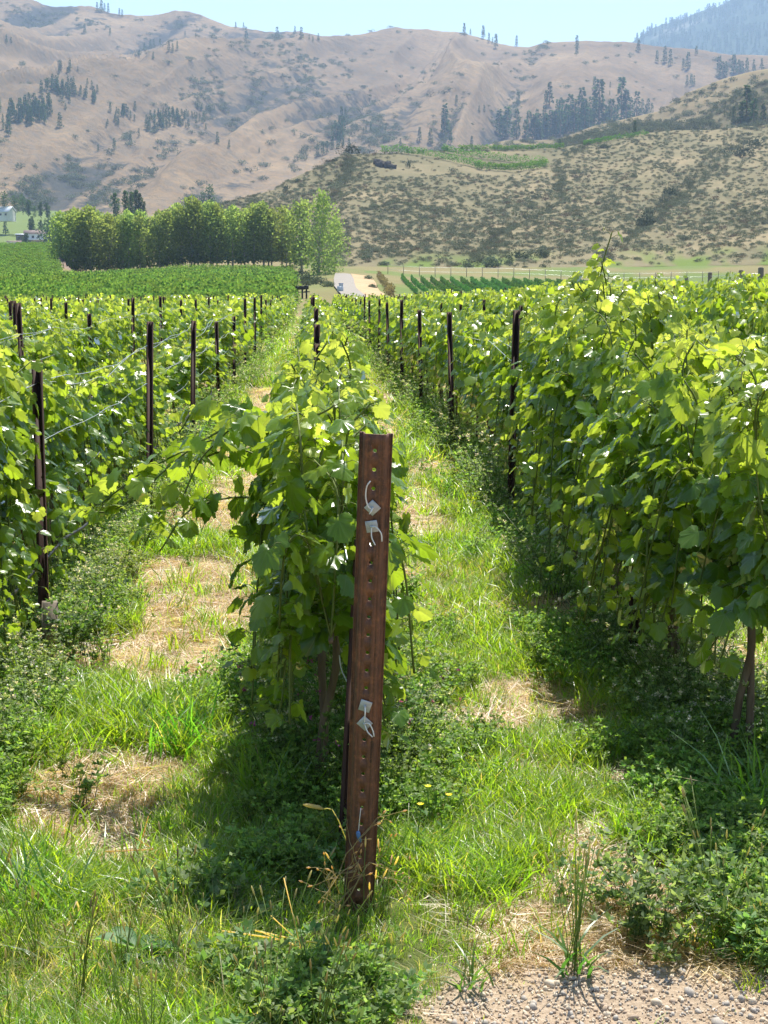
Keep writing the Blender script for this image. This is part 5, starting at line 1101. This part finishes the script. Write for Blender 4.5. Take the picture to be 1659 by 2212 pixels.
# ------------------------------------------------------------------ buildings
def house(x, y, r, wd, dp, hgt, wall, roof, label, rz=0, rise=1.6, storeys=1, shed=False, chim=False, name='house'):
    p = P(x, y, r); o = empty(name, tuple(p), rz); w2, d2 = wd / 2, dp / 2; mb = MB()
    V = [(-w2, -d2, -3), (w2, -d2, -3), (w2, d2, -3), (-w2, d2, -3), (-w2, -d2, hgt), (w2, -d2, hgt), (w2, d2, hgt), (-w2, d2, hgt), (-w2, 0, hgt + rise), (w2, 0, hgt + rise)]
    mb.add(V, [np.array([(0, 1, 5, 4), (1, 2, 6, 5), (2, 3, 7, 6), (3, 0, 4, 7)]), np.array([(5, 6, 9), (7, 4, 8)])]); mb.obj('wall', wall, o)
    rf2 = MB(); e = .5
    for s_ in (-1, 1):
        a = np.array([(-w2 - e, s_ * (d2 + e), hgt - rise * e / d2), (w2 + e, s_ * (d2 + e), hgt - rise * e / d2), (w2 + e, 0, hgt + rise), (-w2 - e, 0, hgt + rise)]) + [0, 0, .06]; rf2.add(np.vstack([a, a + [0, 0, .18]]), np.array([(0, 1, 2, 3), (4, 5, 6, 7), (0, 1, 5, 4), (1, 2, 6, 5), (3, 0, 4, 7)]))
    ro = rf2.obj('roof', roof, o)
    if chim: V, F_ = box((w2 * .1, .3, hgt + rise + .2), (.7, .7, 1.6)); MB().add(V, F_).obj('chimney', M_BWALL, ro)
    nwin = max(2, int(wd / 2.4))
    for st in range(storeys):
        for i in range(nwin):
            if (i + st) % 4 == 3: continue
            xx = -w2 + (i + .5) * wd / nwin; V, F_ = box((xx, -d2 - .03, hgt - 1.5 - st * 2.7), (1.1, .1, 1.1)); fr_ = MB().add(V, F_).obj('window', M_WHITE if wall is not M_WHITE else M_BWALL, o)
            V, F_ = box((xx, -d2 - .09, hgt - 1.5 - st * 2.7), (.9, .04, .9)); MB().add(V, F_).obj('pane', M_GLASS, fr_)
    return tag(o, label, 'house' if not shed else 'shed')
hs = house(78, 517, 800, 10.5, 7, 2.6, M_WHITE, M_ROOFB, 'long white-walled house with a brown roof above a terrace', .12, 1.5, 1, chim=True)
V, F_ = box((1, -4.6, -2.2), (8.5, 4, 3.4)); lw = MB().add(V, F_).obj('lower_storey', M_BWALL, hs); V, F_ = box((0, -5, -.35), (10.8, 4.4, .3)); MB().add(V, F_).obj('balcony', M_WHITE, hs)
house(31, 533, 795, 6.2, 4, 2.2, M_WHITE, M_ROOFB, 'small white shed below and left of the brown-roofed house', .15, .4, 1, True, name='shed')
house(20, 541, 790, 5.5, 3.5, 1.6, M_WHITE, M_ROOFW, 'lowest pale shed at the edge of the upper vineyard field', .1, .3, 1, True, name='shed')
house(68, 514, 806, 5.5, 4, 1.5, M_BWALL, M_ROOFW, 'flat pale-roofed annex joined to the left of the white house', .1, .3, 1, True, name='shed').location.x -= 4.5
house(10, 466, 900, 9, 8, 2.0, M_WHITE, M_ROOFW, 'barn with a pale grey metal roof under dark trees at the left edge', -.35, 2.6, 1, name='barn')

# ------------------------------------------------------------------ fences and the things by the road
def wood_post(x, ytop, r, wpx, label, grp):
    p = P(x, ytop, r); z = float(ground_z(p[0], p[1])); rd = wpx / F * r / 2; V, F_ = tube([(0, 0, -.3), (0, 0, p[2] - z - .03), (0, 0, p[2] - z)], [rd * 1.04, rd, rd * .8], 10); o = MB().add(V, F_).obj('fence_post', M_WOOD, smooth=False); o.location = (p[0], p[1], z); return tag(o, label, 'fence post', grp), p
fps = []
for x, yt, r, wpx, lab in [(1644, 577, 40, 12, 'tallest thick round wooden fence post near the right edge'), (1601, 583, 52, 10, 'second tallest wooden fence post, left of the tallest'), (1534, 588, 66, 9, 'third wooden fence post from the right edge'), (1483, 597, 88, 8, 'fourth wooden fence post from the right edge'), (1438, 603, 112, 7, 'fifth and smallest wooden fence post from the right edge')]:
    o, p = wood_post(x, yt, r, wpx, lab, 'wooden posts of the right fence'); fps.append(p)
fps = np.array(fps)
for dz, nm in ((-.15, 'top'), (-.7, 'second'), (-1.25, 'third')):
    V, F_ = tube(fps + [0, 0, dz], .006, 4); tag(MB().add(V, F_).obj('fence_wire', M_WIRE), '%s wire of the wooden post fence at the right' % nm, 'wire', 'fence wires')
q0, q1 = fps[0] + [0, 0, -.95], fps[1] + [0, 0, -.95]; V, F_ = tube([q0, q1], .045, 8); tag(MB().add(V, F_).obj('fence_rail', M_WOOD), 'wooden rail joining the two tallest fence posts', 'rail')
far_f = []
for i in range(22):
    x = 838 + i * 34; r = 336 + .02 * i; p = P(x, 590, r); z = float(ground_z(p[0], p[1])); V, F_ = tube([(0, 0, -.2), (0, 0, 2.1)], .07, 5); o = MB().add(V, F_).obj('fence_post', M_WOOD); o.location = (p[0], p[1], z); far_f.append((p[0], p[1], z))
    tag(o, 'thin distant fence post behind the slanting vine rows, %s stretch' % ['left', 'middle', 'right'][min(i // 8, 2)], 'fence post', 'distant fence posts %d' % min(i // 8, 2))
for dz in (1.0, 1.9): V, F_ = tube(np.array(far_f) + [0, 0, dz], .02, 4); tag(MB().add(V, F_).obj('fence_wire', M_WIRE), '%s wire of the distant fence behind the slanting vines' % ('lower' if dz < 1.5 else 'upper'), 'wire', 'fence wires')
# dark line of dry shrubs beside the track
hedge('dry_hedge', [gpt(818, 590, 312, 0), gpt(826, 606, 265), gpt(838, 628, 215), gpt(846, 645, 175)], 1.3, .5, None, None, 700, 30, (.08, .07, .05), (.17, .15, .1), .2); tag(bpy.data.objects['dry_hedge'], 'dark narrow strip of dry brush running beside the dirt track', 'hedge')
for i, (x, y, r) in enumerate([(643, 642, 150), (653, 642, 150), (662, 641, 150)]):
    p = P(x, y, r); z = float(ground_z(p[0], p[1])); mb = MB(); V, F_ = box((0, 0, .45), (.16, .16, 1.1)); mb.add(V, F_); V, F_ = box((0, 0, 1.02), (.42, .3, .35)); mb.add(V, F_); V, F_ = box((.05, 0, .62), (.5, .1, .1)); mb.add(V, F_); o = mb.obj('valve_box_on_post', M_HOSE); o.location = (p[0], p[1], z); tag(o, 'small dark box on a short post beyond the left lane, %s of three' % ['leftmost', 'middle', 'rightmost'][i], 'post box', 'dark post boxes at the lane end')
p = P(735, 632, 165); z = float(ground_z(p[0], p[1])); mb = MB(); V, F_ = box((0, 0, .4), (.8, .6, .8)); mb.add(V, F_); V, F_ = box((.1, 0, .92), (.5, .4, .25)); mb.add(V, F_); ub = mb.obj('bin', M_ROOFW); ub.scale = (.8, .8, .8); ub.location = (p[0], p[1], z + .1); tag(ub, 'small white bin with a blue lid standing on the pale road', 'bin'); V, F_ = box((.1, 0, 1.1), (.6, .5, .1)); MB().add(V, F_).obj('lid', M_BLUE, ub)

# ------------------------------------------------------------------ air
m, t, out = newmat('air'); pv = N(t, 'ShaderNodeVolumePrincipled'); pv.inputs['Density'].default_value = .00012; pv.inputs['Anisotropy'].default_value = .3
pv.inputs['Color'].default_value = (.5, .7, 1, 1); t.links.new(pv.outputs[0], out.inputs['Volume'])
V_, F_ = box((0, 2500, 498), (12000, 14000, 1004)); me = np_mesh('haze', V_, F_, m); hz = obj('haze', me); tag(hz, kind='stuff')
